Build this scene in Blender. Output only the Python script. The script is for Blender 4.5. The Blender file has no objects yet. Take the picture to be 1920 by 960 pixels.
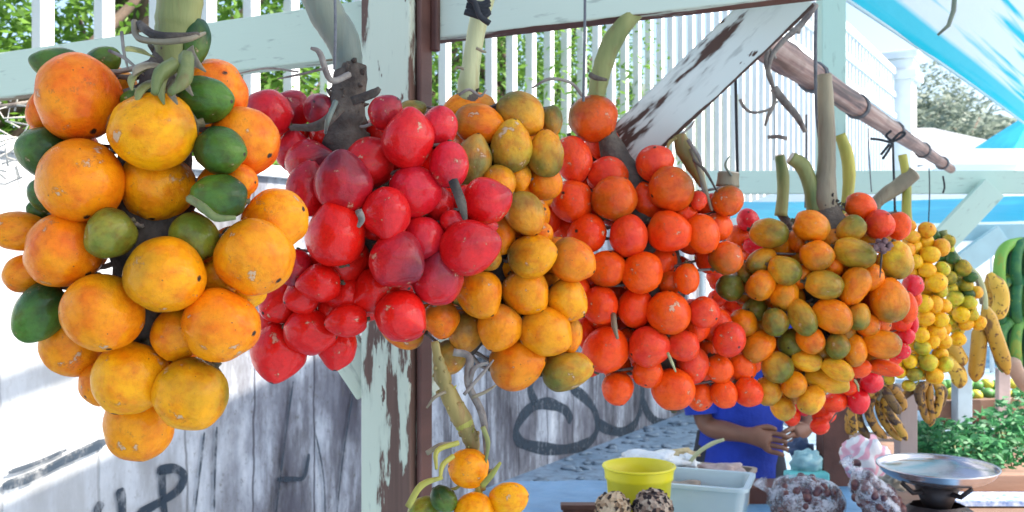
import bpy, bmesh, math, random
from mathutils import Vector, Matrix, noise as mnoise
R = math.radians
random.seed(7)
S = bpy.context.scene
col = S.collection
# ---------------------------------------------------------------- camera
CAMZ = 1.6
F = 1800.0
cd = bpy.data.cameras.new('camera'); cam = bpy.data.objects.new('camera', cd); col.objects.link(cam)
cam.location = (0, 0, CAMZ); cam.rotation_euler = (R(90), 0, 0)
cd.sensor_width = 36; cd.lens = 36 * F / 1920; cd.clip_start = .05; cd.clip_end = 3000
cd.dof.use_dof = True; cd.dof.focus_distance = .95; cd.dof.aperture_fstop = 16
S.camera = cam
# ---------------------------------------------------------------- sky and sun
LS = Vector((.978, -.208, 1.0)).normalized()          # towards the sun
w = bpy.data.worlds.new('World'); S.world = w; w.use_nodes = True
nt = w.node_tree; bg = nt.nodes['Background']
sky = nt.nodes.new('ShaderNodeTexSky'); sky.sky_type = 'NISHITA'; sky.sun_disc = False
sky.sun_elevation = math.asin(LS.z); sky.sun_rotation = math.atan2(LS.x, LS.y)
sky.air_density = 1.0; sky.dust_density = 2.2; sky.ozone_density = 1.0
nt.links.new(sky.outputs[0], bg.inputs[0]); bg.inputs[1].default_value = .13
sd = bpy.data.lights.new('sun', 'SUN'); sd.energy = 4.2; sd.angle = R(.6); sd.color = (1, .95, .86)
so = bpy.data.objects.new('sun', sd); col.objects.link(so)
so.rotation_euler = LS.to_track_quat('Z', 'Y').to_euler(); so.location = (3, -2, 8)
S.view_settings.view_transform = 'Standard'; S.view_settings.look = 'None'
S.view_settings.exposure = 1.5; S.view_settings.gamma = 1
S.render.engine = 'CYCLES'
S.cycles.max_bounces = 7; S.cycles.diffuse_bounces = 3; S.cycles.transparent_max_bounces = 8
# ---------------------------------------------------------------- helpers
def at(px, py, Y): return Vector(((px - 960) / F * Y, Y, CAMZ - (py - 480) / F * Y))
D1 = Vector((.518, .855, 0)); W0 = Vector((.0747, 7.04, 0))
FROT = math.atan2(D1.y, D1.x)
def wall_xz(px, py):
    k = (px - 960) / F
    t = (k * W0.y - W0.x) / (D1.x - k * D1.y)
    Y = W0.y + D1.y * t
    return t, CAMZ - (py - 480) / F * Y
def tag(o, label=None, cat=None, group=None, kind=None):
    if label: o['label'] = label
    if cat: o['category'] = cat
    if group: o['group'] = group
    if kind: o['kind'] = kind
    return o
def empty(name, loc, label, cat, group=None, rz=0):
    o = bpy.data.objects.new(name, None); col.objects.link(o); o.location = loc; o.rotation_euler = (0, 0, rz)
    o.empty_display_size = .05
    return tag(o, label, cat, group)
def inv(o):
    return (Matrix.Translation(o.location) @ o.rotation_euler.to_matrix().to_4x4()).inverted()
class MB:
    def __init__(s): s.v = []; s.f = []; s.sm = []
    def add(s, vs, fs, smooth=False):
        b = len(s.v); s.v += [tuple(v) for v in vs]; s.f += [tuple(b + i for i in f) for f in fs]; s.sm += [smooth] * len(fs)
    def box(s, c, d, M=None):
        c = Vector(c); vs = []
        for x in (-.5, .5):
            for y in (-.5, .5):
                for z in (-.5, .5):
                    v = Vector((x * d[0], y * d[1], z * d[2]))
                    vs.append(c + (M @ v if M else v))
        s.add(vs, [(0, 1, 3, 2), (4, 6, 7, 5), (0, 4, 5, 1), (2, 3, 7, 6), (0, 2, 6, 4), (1, 5, 7, 3)])
    def tube(s, pts, rad, n=10, caps=True, sq=1.0):
        pts = [Vector(p) for p in pts]
        if not isinstance(rad, (list, tuple)): rad = [rad] * len(pts)
        up = None; vs = []
        for i, p in enumerate(pts):
            d = (pts[min(i + 1, len(pts) - 1)] - pts[max(i - 1, 0)])
            if d.length < 1e-9: d = Vector((0, 0, 1))
            d.normalize()
            if up is None:
                up = Vector((0, 1, 0)) if abs(d.y) < .9 else Vector((1, 0, 0))
            a = (up - d * up.dot(d)).normalized(); up = a; b = d.cross(a)
            for k in range(n):
                t = 2 * math.pi * k / n
                vs.append(p + (a * math.cos(t) * sq + b * math.sin(t)) * rad[i])
        fs = []
        for i in range(len(pts) - 1):
            for k in range(n):
                fs.append((i * n + k, i * n + (k + 1) % n, (i + 1) * n + (k + 1) % n, (i + 1) * n + k))
        if caps:
            fs.append(tuple(range(n))[::-1]); fs.append(tuple((len(pts) - 1) * n + k for k in range(n)))
        s.add(vs, fs, True)
    def lathe(s, prof, c=(0, 0, 0), n=40, M=None):
        c = Vector(c); vs = []
        for r, z in prof:
            for k in range(n):
                t = 2 * math.pi * k / n
                v = Vector((r * math.cos(t), r * math.sin(t), z)); vs.append(c + (M @ v if M else v))
        fs = []
        for i in range(len(prof) - 1):
            for k in range(n): fs.append((i * n + k, i * n + (k + 1) % n, (i + 1) * n + (k + 1) % n, (i + 1) * n + k))
        s.add(vs, fs, True)
    def sphere(s, c, r, n=10, m=7, sc=(1, 1, 1), M=None, bump=0):
        c = Vector(c); vs = []; ofs = Vector((random.random() * 9, random.random() * 9, 0))
        for i in range(m + 1):
            th = math.pi * i / m
            for k in range(n):
                t = 2 * math.pi * k / n
                v = Vector((math.sin(th) * math.cos(t), math.sin(th) * math.sin(t), math.cos(th)))
                if bump: v *= 1 + bump * mnoise.noise(v * 2.2 + ofs)
                v = Vector((v.x * sc[0], v.y * sc[1], v.z * sc[2])) * r
                vs.append(c + (M @ v if M else v))
        fs = []
        for i in range(m):
            for k in range(n): fs.append((i * n + k, (i + 1) * n + k, (i + 1) * n + (k + 1) % n, i * n + (k + 1) % n))
        s.add(vs, fs, True)
    def mesh(s, name, mat):
        m = bpy.data.meshes.new(name); m.from_pydata(s.v, [], s.f)
        m.polygons.foreach_set('use_smooth', s.sm); m.materials.append(mat); m.update()
        bm = bmesh.new(); bm.from_mesh(m); bmesh.ops.remove_doubles(bm, verts=bm.verts, dist=1e-6); bmesh.ops.recalc_face_normals(bm, faces=bm.faces); bm.to_mesh(m); bm.free()
        return m
    def build(s, name, mat, parent=None, bevel=0, world=True):
        o = bpy.data.objects.new(name, s.mesh(name, mat)); col.objects.link(o)
        if parent:
            o.parent = parent
            if world and parent.type == 'EMPTY': o.matrix_parent_inverse = inv(parent)
        if bevel:
            b = o.modifiers.new('bevel', 'BEVEL'); b.width = bevel; b.segments = 2; b.limit_method = 'ANGLE'
        return o
def spline(pts, k=5):
    pts = [Vector(p) for p in pts]; out = []
    P = [pts[0] * 2 - pts[1]] + pts + [pts[-1] * 2 - pts[-2]]
    for i in range(1, len(P) - 2):
        a, b, c, d = P[i - 1], P[i], P[i + 1], P[i + 2]
        for j in range(k):
            t = j / k
            out.append(.5 * ((2 * b) + (c - a) * t + (2 * a - 5 * b + 4 * c - d) * t * t + (3 * b - a - 3 * c + d) * t ** 3))
    out.append(pts[-1]); return out
def sint(vals, k=5):
    out = []
    for i in range(len(vals) - 1):
        for j in range(k): out.append(vals[i] + (vals[i + 1] - vals[i]) * j / k)
    out.append(vals[-1]); return out
# ---------------------------------------------------------------- materials
class Mt:
    def __init__(s, name, rough=.6, spec=.5):
        s.m = bpy.data.materials.new(name); s.m.use_nodes = True; s.t = s.m.node_tree
        s.p = s.t.nodes['Principled BSDF']; s.p.inputs['Roughness'].default_value = rough
        s.p.inputs['Specular IOR Level'].default_value = spec
        s.tc = s.n('ShaderNodeTexCoord')
    def n(s, t, **k):
        o = s.t.nodes.new(t)
        for a, b in k.items(): setattr(o, a, b)
        return o
    def l(s, a, b): s.t.links.new(a, b)
    def map(s, scale=(1, 1, 1), loc=(0, 0, 0), src=None):
        m = s.n('ShaderNodeMapping'); m.inputs['Scale'].default_value = scale; m.inputs['Location'].default_value = loc
        s.l(src or s.tc.outputs['Object'], m.inputs[0]); return m.outputs[0]
    def noise(s, sc, vec=None, det=4, rough=.55):
        o = s.n('ShaderNodeTexNoise'); o.inputs['Scale'].default_value = sc; o.inputs['Detail'].default_value = det; o.inputs['Roughness'].default_value = rough
        s.l(vec or s.tc.outputs['Object'], o.inputs['Vector']); return o.outputs[0]
    def ramp(s, v, stops):
        r = s.n('ShaderNodeValToRGB'); e = r.color_ramp.elements
        while len(e) > 1: e.remove(e[0])
        for i, (p, c) in enumerate(stops):
            q = e[0] if i == 0 else e.new(p)
            q.position = p
            if not isinstance(c, (tuple, list)): c = (c, c, c)
            q.color = (*c, 1)
        s.l(v, r.inputs[0]); return r.outputs[0]
    def mix(s, f, a, b, mode='MIX'):
        o = s.n('ShaderNodeMix', data_type='RGBA', blend_type=mode)
        for k, v in ((0, f), (6, a), (7, b)):
            if isinstance(v, (int, float)): o.inputs[k].default_value = v if k == 0 else (v, v, v, 1)
            elif isinstance(v, (tuple, list)): o.inputs[k].default_value = (*v, 1)
            else: s.l(v, o.inputs[k])
        return o.outputs[2]
    def math(s, op, a, b=0, c=0):
        o = s.n('ShaderNodeMath', operation=op)
        for k, v in ((0, a), (1, b), (2, c)):
            if isinstance(v, (int, float)): o.inputs[k].default_value = v
            else: s.l(v, o.inputs[k])
        return o.outputs[0]
    def color(s, v):
        if isinstance(v, (tuple, list)): s.p.inputs['Base Color'].default_value = (*v, 1)
        else: s.l(v, s.p.inputs['Base Color'])
        return s
    def bump(s, h, st=.3, d=.01):
        b = s.n('ShaderNodeBump'); b.inputs['Strength'].default_value = st; b.inputs['Distance'].default_value = d
        s.l(h, b.inputs['Height']); s.l(b.outputs[0], s.p.inputs['Normal']); return s
def simple(name, c, rough=.6, var=.25, sc=8, bump=.2, metal=0, c2=None, stretch=(1, 1, 1), bd=.004):
    M = Mt(name, rough); v = M.map(stretch)
    n = M.noise(sc, v)
    c2 = c2 or tuple(x * (1 - var) for x in c)
    M.color(M.ramp(n, [(.35, c2), (.65, c)]))
    M.p.inputs['Metallic'].default_value = metal
    if bump: M.bump(M.noise(sc * 5, v), bump, bd)
    return M.m
def paint(name, c, wood, wear, sc=3.0, edge=None, off=0):
    """painted timber: local X runs along the grain; wear 0..1; edge = (axis, halfwidth) bares the edges"""
    M = Mt(name, .6, .3)
    v = M.map((1, 5, 5), (off, off * .7, 0))
    n = M.noise(sc, v, 6, .62)
    if edge:
        sp = M.n('ShaderNodeSeparateXYZ'); M.l(M.tc.outputs['Object'], sp.inputs[0])
        e = M.math('DIVIDE', sp.outputs[edge[0]], edge[1])
        e = M.math('ABSOLUTE', e) if edge[2] == 0 else M.math('MULTIPLY', e, edge[2])
        e = M.math('POWER', M.math('MAXIMUM', e, 0), edge[3] if len(edge) > 3 else 14)
        n = M.math('ADD', n, M.math('MULTIPLY', e, .22))
    k = 1 - wear
    mask = M.ramp(n, [(k - .012, 0), (k + .012, 1)])
    rim = M.ramp(n, [(k - .05, 0), (k - .01, 1)])
    big = M.noise(1.3, M.map((1.5, 4, 4), (3, 3, 3)), 3)
    pc = M.mix(M.math('MULTIPLY', big, .8), c, tuple(x * .82 for x in c))
    sp2 = M.noise(28, M.map((.6, 3, 3), (1, 7, 2)), 3, .6)
    pc = M.mix(M.ramp(sp2, [(.62, 0), (.72, .55)]), pc, tuple(x * .45 for x in c))
    pc = M.mix(M.math('MULTIPLY', rim, .35), pc, tuple(x * .6 for x in c))
    chip = M.ramp(M.noise(11, M.map((1, 2.6, 2.6), (8, 1, 2)), 4, .6), [(.64, 0), (.66, 1)])
    if wear > .36: mask = M.math('MAXIMUM', mask, chip)
    g = M.noise(12, M.map((.5, 14, 14)), 5)
    wc = M.mix(g, tuple(x * .45 for x in wood), wood)
    M.color(M.mix(mask, pc, wc))
    inv_ = M.math('SUBTRACT', 1, mask)
    M.bump(M.math('ADD', M.math('MULTIPLY', inv_, .5), M.math('MULTIPLY', g, .25)), .5, .003)
    return M.m
GREEN = (.66, .69, .53); WOOD = (.16, .075, .05)
m_post = paint('painted_post', GREEN, (.2, .11, .08), .425, 3.4, (1, .05, 1, 9), 3.7)
m_beam = paint('painted_beam', (.63, .70, .54), (.3, .2, .1), .30, 3, (2, .048, -1))
m_beam2 = paint('painted_beam_rust', (.64, .70, .56), (.17, .06, .035), .31, 3, (2, .05, -1))
m_brace = paint('painted_brace', (.66, .68, .62), (.1, .05, .035), .45, 2.2, (1, .037, 1, 7))
m_green2 = paint('painted_post_far', (.5, .66, .56), WOOD, .3, 3)
m_far = paint('painted_board_far', (.55, .70, .60), WOOD, .3, 3)
m_brown = simple('brown_timber', (.14, .055, .04), .6, .5, 9, .4, stretch=(1, 1, .2))
m_tim = simple('raw_timber', (.33, .19, .13), .7, .4, 7, .4, stretch=(.3, 1, 1))
M = Mt('bamboo_pole', .5, .35); mp = M.n('ShaderNodeMapping'); mp.inputs['Rotation'].default_value = (0, 0, -FROT); M.l(M.tc.outputs['Object'], mp.inputs[0])
v_ = M.map((.8, 30, 30), (0, 0, 0), mp.outputs[0]); n_ = M.noise(2.2, v_, 4, .6)
M.color(M.mix(M.ramp(M.noise(6, None, 4), [(.5, 0), (.68, .7)]), M.ramp(n_, [(.36, (.08, .035, .03)), (.5, (.33, .18, .14)), (.68, (.50, .36, .30))]), (.12, .05, .035)))
M.bump(n_, .6, .006); m_pole = M.m
m_white = simple('white_paint', (.8, .8, .78), .6, .08, 3, .1)
m_leafm = None
def leafmat(name, a, b, tr=.35):
    M = Mt(name, .5, .3)
    oi = M.n('ShaderNodeNewGeometry')
    c = M.mix(oi.outputs['Random Per Island'], a, b); M.color(c)
    t = M.n('ShaderNodeBsdfTranslucent'); M.l(M.mix(.5, c, tuple(min(1, x * 1.8) for x in b)), t.inputs[0])
    mx = M.n('ShaderNodeMixShader'); mx.inputs[0].default_value = tr
    M.l(M.p.outputs[0], mx.inputs[1]); M.l(t.outputs[0], mx.inputs[2])
    M.l(mx.outputs[0], M.t.nodes['Material Output'].inputs[0]); return M.m
m_leaf = leafmat('leaf_bright', (.05, .13, .015), (.17, .32, .04))
m_leaf_haze = leafmat('leaf_haze', (.13, .17, .12), (.22, .26, .2))  # pale grey green paints distance haze into the far trees' leaves
m_veg = leafmat('leaf_vegetable', (.015, .10, .04), (.06, .26, .08), .2)
m_bark = simple('bark', (.16, .11, .08), .9, .4, 8, .6)
# concrete wall
M = Mt('stained_whitewash', .85, .2)
st = M.noise(1.0, M.map((3.4, 1, .85)), 9, .7)
st2 = M.noise(2.2, M.map((1.2, 1, .8), (5, 0, 1)), 5, .6)
fine = M.noise(26, M.map((1.2, 1, .8)), 5, .75)
c = M.ramp(st, [(.38, (.055, .05, .06)), (.48, (.20, .20, .225)), (.57, (.42, .44, .49)), (.72, (.70, .71, .74))])
c = M.mix(M.ramp(st2, [(.48, 0), (.62, .7)]), c, (.10, .095, .12))
c = M.mix(M.ramp(fine, [(.56, 0), (.66, .75)]), c, (.1, .09, .08))
sp = M.n('ShaderNodeSeparateXYZ'); M.l(M.tc.outputs['Object'], sp.inputs[0])
wob = M.math('MULTIPLY', M.noise(1.5, M.map((1, 1, 1))), .12)
fx = M.math('FRACT', M.math('DIVIDE', M.math('ADD', sp.outputs[0], wob), .43))
seam = M.ramp(fx, [(0, 1), (.02, 1), (.035, 0), (1, 0)])
c = M.mix(M.math('MULTIPLY', seam, .85), c, (.06, .055, .07))
# whitewash painted paler towards the left, standing in for the sunlit stretch
lit_left = M.n('ShaderNodeMapRange'); lit_left.inputs[1].default_value = -2.6; lit_left.inputs[2].default_value = -3.6; lit_left.inputs[3].default_value = 0; lit_left.inputs[4].default_value = .55
M.l(sp.outputs[0], lit_left.inputs[0])
c = M.mix(lit_left.outputs[0], c, (.72, .72, .7))
M.color(c); M.bump(M.math('SUBTRACT', M.math('MULTIPLY', fine, .4), seam), .5, .01)
m_wall = M.m
M = Mt('spray_paint', .7); M.color((.02, .035, .055)); tr_ = M.n('ShaderNodeBsdfTransparent'); mx_ = M.n('ShaderNodeMixShader')
M.l(M.ramp(M.noise(22, M.map((1, 1, .6)), 6, .7), [(.38, .35), (.52, .93)]), mx_.inputs[0]); M.l(tr_.outputs[0], mx_.inputs[1]); M.l(M.p.outputs[0], mx_.inputs[2]); M.l(mx_.outputs[0], M.t.nodes['Material Output'].inputs[0]); m_ink = M.m
# fruit skin
def fruit_mat(name, green, tint, speck=.5, scar=.5, coat=.25, gs=-.38):
    M = Mt(name, .5, .14)
    oi = M.n('ShaderNodeObjectInfo')
    of = M.n('ShaderNodeVectorMath', operation='SCALE'); M.l(M.tc.outputs['Object'], of.inputs[0]); of.inputs['Scale'].default_value = 1
    ad = M.n('ShaderNodeVectorMath', operation='ADD'); M.l(of.outputs[0], ad.inputs[0])
    cb = M.n('ShaderNodeCombineXYZ'); r50 = M.math('MULTIPLY', oi.outputs['Random'], 60)
    for i in range(3): M.l(r50, cb.inputs[i])
    M.l(cb.outputs[0], ad.inputs[1]); V = ad.outputs[0]
    big = M.noise(1.1, V, 2, .5)
    base = M.mix(M.ramp(big, [(.35, 0), (.65, .6)]), oi.outputs['Color'], tint)
    sp = M.n('ShaderNodeSeparateXYZ'); M.l(M.tc.outputs['Object'], sp.inputs[0])
    # green grows from the stem end and in noisy patches
    g = M.math('ADD', M.math('MULTIPLY', sp.outputs[2], gs), M.math('ADD', M.math('MULTIPLY', M.noise(1.2, V, 2, .45), .7), .2))
    g = M.math('ADD', g, M.math('SUBTRACT', oi.outputs['Alpha'], 1.02))
    gm = M.ramp(g, [(.0, 0), (.6, .92)])
    base = M.mix(gm, base, green)
    mid = M.noise(5, V, 4, .6)
    blush = M.noise(1.7, M.map((1, 1, 1), (3, 8, 5), V), 4, .6)
    base = M.mix(M.ramp(blush, [(.46, 0), (.66, .6)]), base, M.mix(1, base, (.85, .42, .35), 'MULTIPLY'))
    base = M.mix(M.ramp(mid, [(.45, 0), (.75, .45)]), base, M.mix(1, base, (.62, .45, .3), 'MULTIPLY'))
    pores = M.noise(38, V, 2, .5)
    base = M.mix(M.ramp(pores, [(.60, 0), (.72, .3)]), base, M.mix(1, base, (.35, .2, .1), 'MULTIPLY'))
    vo = M.n('ShaderNodeTexVoronoi'); vo.inputs['Scale'].default_value = 3.6; M.l(V, vo.inputs[0])
    wn = M.math('ADD', vo.outputs[0], M.math('MULTIPLY', M.noise(22, V, 3), .12))
    sel = M.ramp(vo.outputs['Color'], [(.34, 0), (.36, 1)])
    base = M.mix(M.math('MULTIPLY', M.math('MULTIPLY', M.ramp(wn, [(.105, 1), (.14, 0)]), sel), speck), base, (.10, .045, .02))
    sc = M.noise(1.7, M.map((1, 1, 1), (9, 4, 2), V), 5, .65)
    sm = M.ramp(sc, [(.655, 0), (.675, 1)])
    base = M.mix(M.math('MULTIPLY', sm, scar), base, (.62, .42, .26))
    sr = M.ramp(sc, [(.61, 0), (.65, 1), (.68, .2)])
    base = M.mix(M.math('MULTIPLY', sr, scar * .5), base, (.22, .08, .03))
    # blossom scar at the tip, corky ring at the stem end
    d = M.math('ADD', M.math('MULTIPLY', sp.outputs[0], sp.outputs[0]), M.math('MULTIPLY', sp.outputs[1], sp.outputs[1]))
    d = M.math('ADD', d, M.math('MULTIPLY', M.math('SUBTRACT', M.noise(9, V, 3), .5), .02))
    up = M.math('GREATER_THAN', sp.outputs[2], 0)
    base = M.mix(M.math('MULTIPLY', M.ramp(d, [(.004, 1), (.009, 0)]), up), base, (.035, .02, .012))
    dn = M.math('LESS_THAN', sp.outputs[2], 0)
    base = M.mix(M.math('MULTIPLY', M.ramp(d, [(.03, 1), (.09, 0)]), dn), base, (.10, .07, .035))
    M.color(base)
    M.l(M.ramp(M.math('ADD', mid, sm), [(.3, .42), (.8, .62)]), M.p.inputs['Roughness'])
    M.p.inputs['Coat Weight'].default_value = coat; M.p.inputs['Coat Roughness'].default_value = .16
    M.p.inputs['Subsurface Weight'].default_value = 0
    M.bump(M.math('ADD', M.math('MULTIPLY', pores, .25), M.math('MULTIPLY', M.math('ADD', mid, M.math('MULTIPLY', sm, .6)), .8)), .22, .05)
    return M.m
FM = {
 'orange': fruit_mat('orange_skin', (.05, .11, .006), (.96, .36, .001), .9, .85),
 'green': fruit_mat('green_skin', (.012, .05, .012), (.05, .14, .02), .4, .6, .4, -.5),
 'red': fruit_mat('red_skin', (.075, .022, .04), (.78, .012, .006), .3, .7, .5, .3),
 'mango': fruit_mat('ochre_skin', (.11, .13, .025), (.86, .30, .002), 1.0, .9),
 'coral': fruit_mat('coral_skin', (.11, .10, .008), (.92, .095, .002), .35, .8, .3),
 'olive': fruit_mat('olive_orange_skin', (.13, .15, .02), (.88, .26, .002), .35, .35, .3, .42),
 'yellow': fruit_mat('yellow_skin', (.13, .19, .02), (.88, .52, .03), .5, .3),
}
m_calyx = simple('calyx_husk', (.16, .13, .06), .8, .6, 5, .5, c2=(.05, .04, .02))
m_rachis = simple('rachis_husk', (.13, .10, .075), .85, .6, 30, .8, c2=(.035, .025, .02))
m_twig = simple('dry_twig', (.30, .26, .22), .85, .5, 40, .5, c2=(.12, .09, .08))
def stalk_mat(name, a, b, ringc):
    M = Mt(name, .5, .4)
    n = M.noise(9, M.map((1.5, 1.5, .5)), 4); n2 = M.noise(90, M.map((1, 1, .12)), 5, .6)
    c = M.ramp(n, [(.35, a), (.62, b)])
    c = M.mix(M.ramp(n2, [(.55, 0), (.75, .6)]), c, ringc)
    M.color(c); M.bump(n2, .6, .003); return M.m
m_st_green = stalk_mat('green_stalk', (.08, .12, .03), (.32, .30, .10), (.16, .08, .03))
m_st_blue = stalk_mat('grey_blue_stalk', (.06, .10, .11), (.20, .21, .15), (.17, .12, .08))
m_st_pale = stalk_mat('pale_stalk', (.28, .31, .14), (.52, .50, .26), (.32, .16, .06))
m_st_brown = stalk_mat('brown_stalk', (.14, .11, .07), (.30, .24, .15), (.12, .05, .03))
m_st_yel = stalk_mat('yellow_green_stalk', (.22, .24, .05), (.50, .42, .07), (.2, .12, .03))
m_st_knob = stalk_mat('knobbly_stalk', (.12, .10, .03), (.42, .30, .09), (.30, .10, .04))
m_cut = simple('cut_end', (.72, .60, .48), .8, .2, 30, .3)
m_cloth = simple('blue_shirt_cloth', (.01, .045, .44), .8, .45, 7, .5, bd=.01)
m_trous = simple('dark_trousers', (.03, .035, .05), .9, .3, 7, .3)
m_skin = simple('brown_skin', (.23, .095, .055), .5, .25, 12, .15)
m_hair = simple('black_hair', (.015, .012, .01), .6, .3, 30, .5)
m_rope = simple('grey_rope', (.18, .18, .19), .9, .4, 60, .5)
m_dark = simple('black_cord', (.02, .02, .025), .7, .3, 30, .2)
m_yel = simple('yellow_plastic', (.86, .74, .02), .35, .04, 3, .03)
m_tub = simple('clear_box_plastic', (.62, .74, .76), .25, .12, 4, .05)
m_tablec = simple('blue_oilcloth', (.16, .34, .55), .45, .35, 4, .5, c2=(.08, .2, .36), bd=.01)
m_turq = simple('turquoise_cloth', (.15, .58, .58), .6, .25, 6, .4)
m_card = simple('cardboard', (.42, .33, .26), .8, .3, 6, .3)
m_film = simple('white_film', (.80, .82, .84), .3, .12, 10, .6, bd=.01)
m_iron = simple('dark_iron', (.06, .045, .045), .5, .4, 12, .3, metal=.3)
# ---------------------------------------------------------------- ground
M = Mt('ground_concrete', .9, .2)
c = M.ramp(M.noise(1.4, None, 6), [(.35, (.16, .24, .32)), (.65, (.32, .42, .52))])
c = M.mix(M.ramp(M.noise(14, None, 5), [(.5, 0), (.7, .7)]), c, (.12, .13, .14))
M.color(c); M.bump(M.noise(9, None, 6), .6, .03)
b = MB(); b.add([(-600, -100, 0), (900, -100, 0), (900, 1500, 0), (-600, 1500, 0)], [(0, 1, 2, 3)])
tag(b.build('ground', M.m), kind='structure')
# ---------------------------------------------------------------- wall with graffiti (local frame: X along the wall)
def fobj(b, name, mat, parent=None, bevel=0):
    o = b.build(name, mat, parent, bevel, world=False)
    if not parent: o.location = W0; o.rotation_euler = (0, 0, FROT)
    return o
wall = empty('concrete_wall', W0, 'long stained whitewashed wall with dark spray painted loops, below the white pickets', 'wall', rz=FROT)
b = MB(); b.box((5, .1, 1.0), (24, .2, 2.0)); fobj(b, 'wall_slab', m_wall, wall)
b = MB(); b.box((5, .1, 2.03), (24, .27, .06)); fobj(b, 'coping', m_white, wall, .01)
def ribbon(b, pts, wd, y):
    P = [Vector((x, z)) for x, z in (wall_xz(*p) for p in pts)]
    P = [Vector((v.x, v.y)) for v in spline([(p.x, p.y, 0) for p in P], 6)]
    vs = []; n = len(P)
    for i, p in enumerate(P):
        d = P[min(i + 1, n - 1)] - P[max(i - 1, 0)]; d.normalize(); q = Vector((-d.y, d.x))
        ww = wd * (.42 + .05 * math.sin(i * .5)) * (1 if 0 < i < n - 1 else .6)
        vs += [(p.x + q.x * ww, y, p.y + q.y * ww), (p.x - q.x * ww, y, p.y - q.y * ww)]
    b.add(vs, [(2 * i, 2 * i + 1, 2 * i + 3, 2 * i + 2) for i in range(n - 1)])
def zc(l, ox=740, oy=620, s=2.823): return [(ox + x / s, oy + y / s) for x, y in l]
strokes = [
 (zc([(935, 480), (905, 425), (850, 395), (790, 385), (725, 405), (670, 460), (640, 530), (655, 580), (700, 605), (800, 625), (900, 628), (1000, 605), (1055, 560), (1072, 490), (1050, 410), (1000, 350), (930, 300)]), .105),
 (zc([(1072, 490), (1130, 522), (1210, 535), (1265, 500), (1300, 420), (1310, 330), (1300, 220)]), .11),
 (zc([(1308, 370), (1345, 445), (1400, 490), (1480, 495), (1570, 480)]), .12),
 (zc([(748, 385), (715, 310), (745, 230), (800, 200)]), .09),
 (zc([(990, 630), (1015, 670), (1045, 705)]), .08),
 (zc([(365, 215), (420, 170), (500, 150), (560, 155)]), .07),
 ([(301, 872), (303, 920), (308, 975)], .045), ([(292, 882), (325, 878), (343, 892), (330, 920), (290, 945), (255, 965)], .05),
 ([(222, 915), (226, 940), (228, 975)], .05), ([(188, 940), (180, 958), (186, 975)], .045),
 ([(380, 810), (372, 880), (362, 960)], .016), ([(403, 800), (400, 870), (398, 960)], .016),
 ([(546, 715), (530, 830), (510, 990)], .016), ([(662, 715), (640, 850), (625, 990)], .016), ([(585, 800), (602, 890), (606, 980)], .014),
 ([(515, 898), (545, 897), (566, 893), (575, 850)], .03),
 ([(0, 912), (60, 890), (120, 860), (195, 826)], .045), ([(10, 885), (60, 868), (120, 842)], .02),
]
g = MB()
for i, (pts, wd) in enumerate(strokes):
    g.v  # each stroke a sheet of paint 1 mm above the last
    ribbon(g, pts, wd, -.003 - .001 * i)
fobj(g, 'graffiti', m_ink, wall)
# picket fence on the wall
fen = empty('picket_fence', W0, 'tall white picket fence standing on the whitewashed wall', 'fence', rz=FROT)
b = MB(); t = -5.4
while t < 15.8:
    b.box((t, .1, 3.78), (.06, .06, 3.44)); t += .285
fobj(b, 'pickets', m_white, fen)
for z, h in ((4.6, .10), (5.05, .10), (5.55, .14)):
    b = MB(); b.box((5.2, .055, z), (21.4, .04, h)); fobj(b, 'rail', m_white, fen)
pil = empty('gate_pillar', W0 + D1 * 16.3, 'white square pillar with stepped cap at the far end of the pickets', 'pillar', rz=FROT)
b = MB(); b.box((0, .1, 2.7), (.7, .7, 5.4)); b.build('shaft', m_white, pil, world=False)
b = MB(); b.box((0, .1, 5.5), (.95, .95, .2)); b.box((0, .1, 5.72), (.8, .8, .24)); b.box((0, .1, 5.92), (1.0, 1.0, .16)); b.build('cap', m_white, pil, .02, world=False)
# far white building with slatted front behind fence end
bd = empty('white_building', (13.4, 31, 0), 'low white building with grey roof far behind the gate pillar', 'building')
b = MB(); b.box((14, 33, 2.2), (7, 6, 4.4)); b.build('wall', m_white, bd)
b = MB(); b.add([(10, 29.5, 4.4), (18, 29.5, 4.4), (18, 36.5, 4.4), (10, 36.5, 4.4), (13.5, 33, 6), (14.5, 33, 6)], [(0, 1, 5, 4), (1, 2, 5), (2, 3, 4, 5), (3, 0, 4), (0, 3, 2, 1)])
b.build('roof', simple('grey_roof', (.35, .36, .38), .8, .2, 3), bd)
for i in range(4):
    b = MB(); b.box((11.6 + i * 1.6, 29.98, 2.6), (.7, .06, 1.2)); b.build('window', simple('window_glass', (.12, .15, .18), .2, .1, 3, 0), bd)
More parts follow.
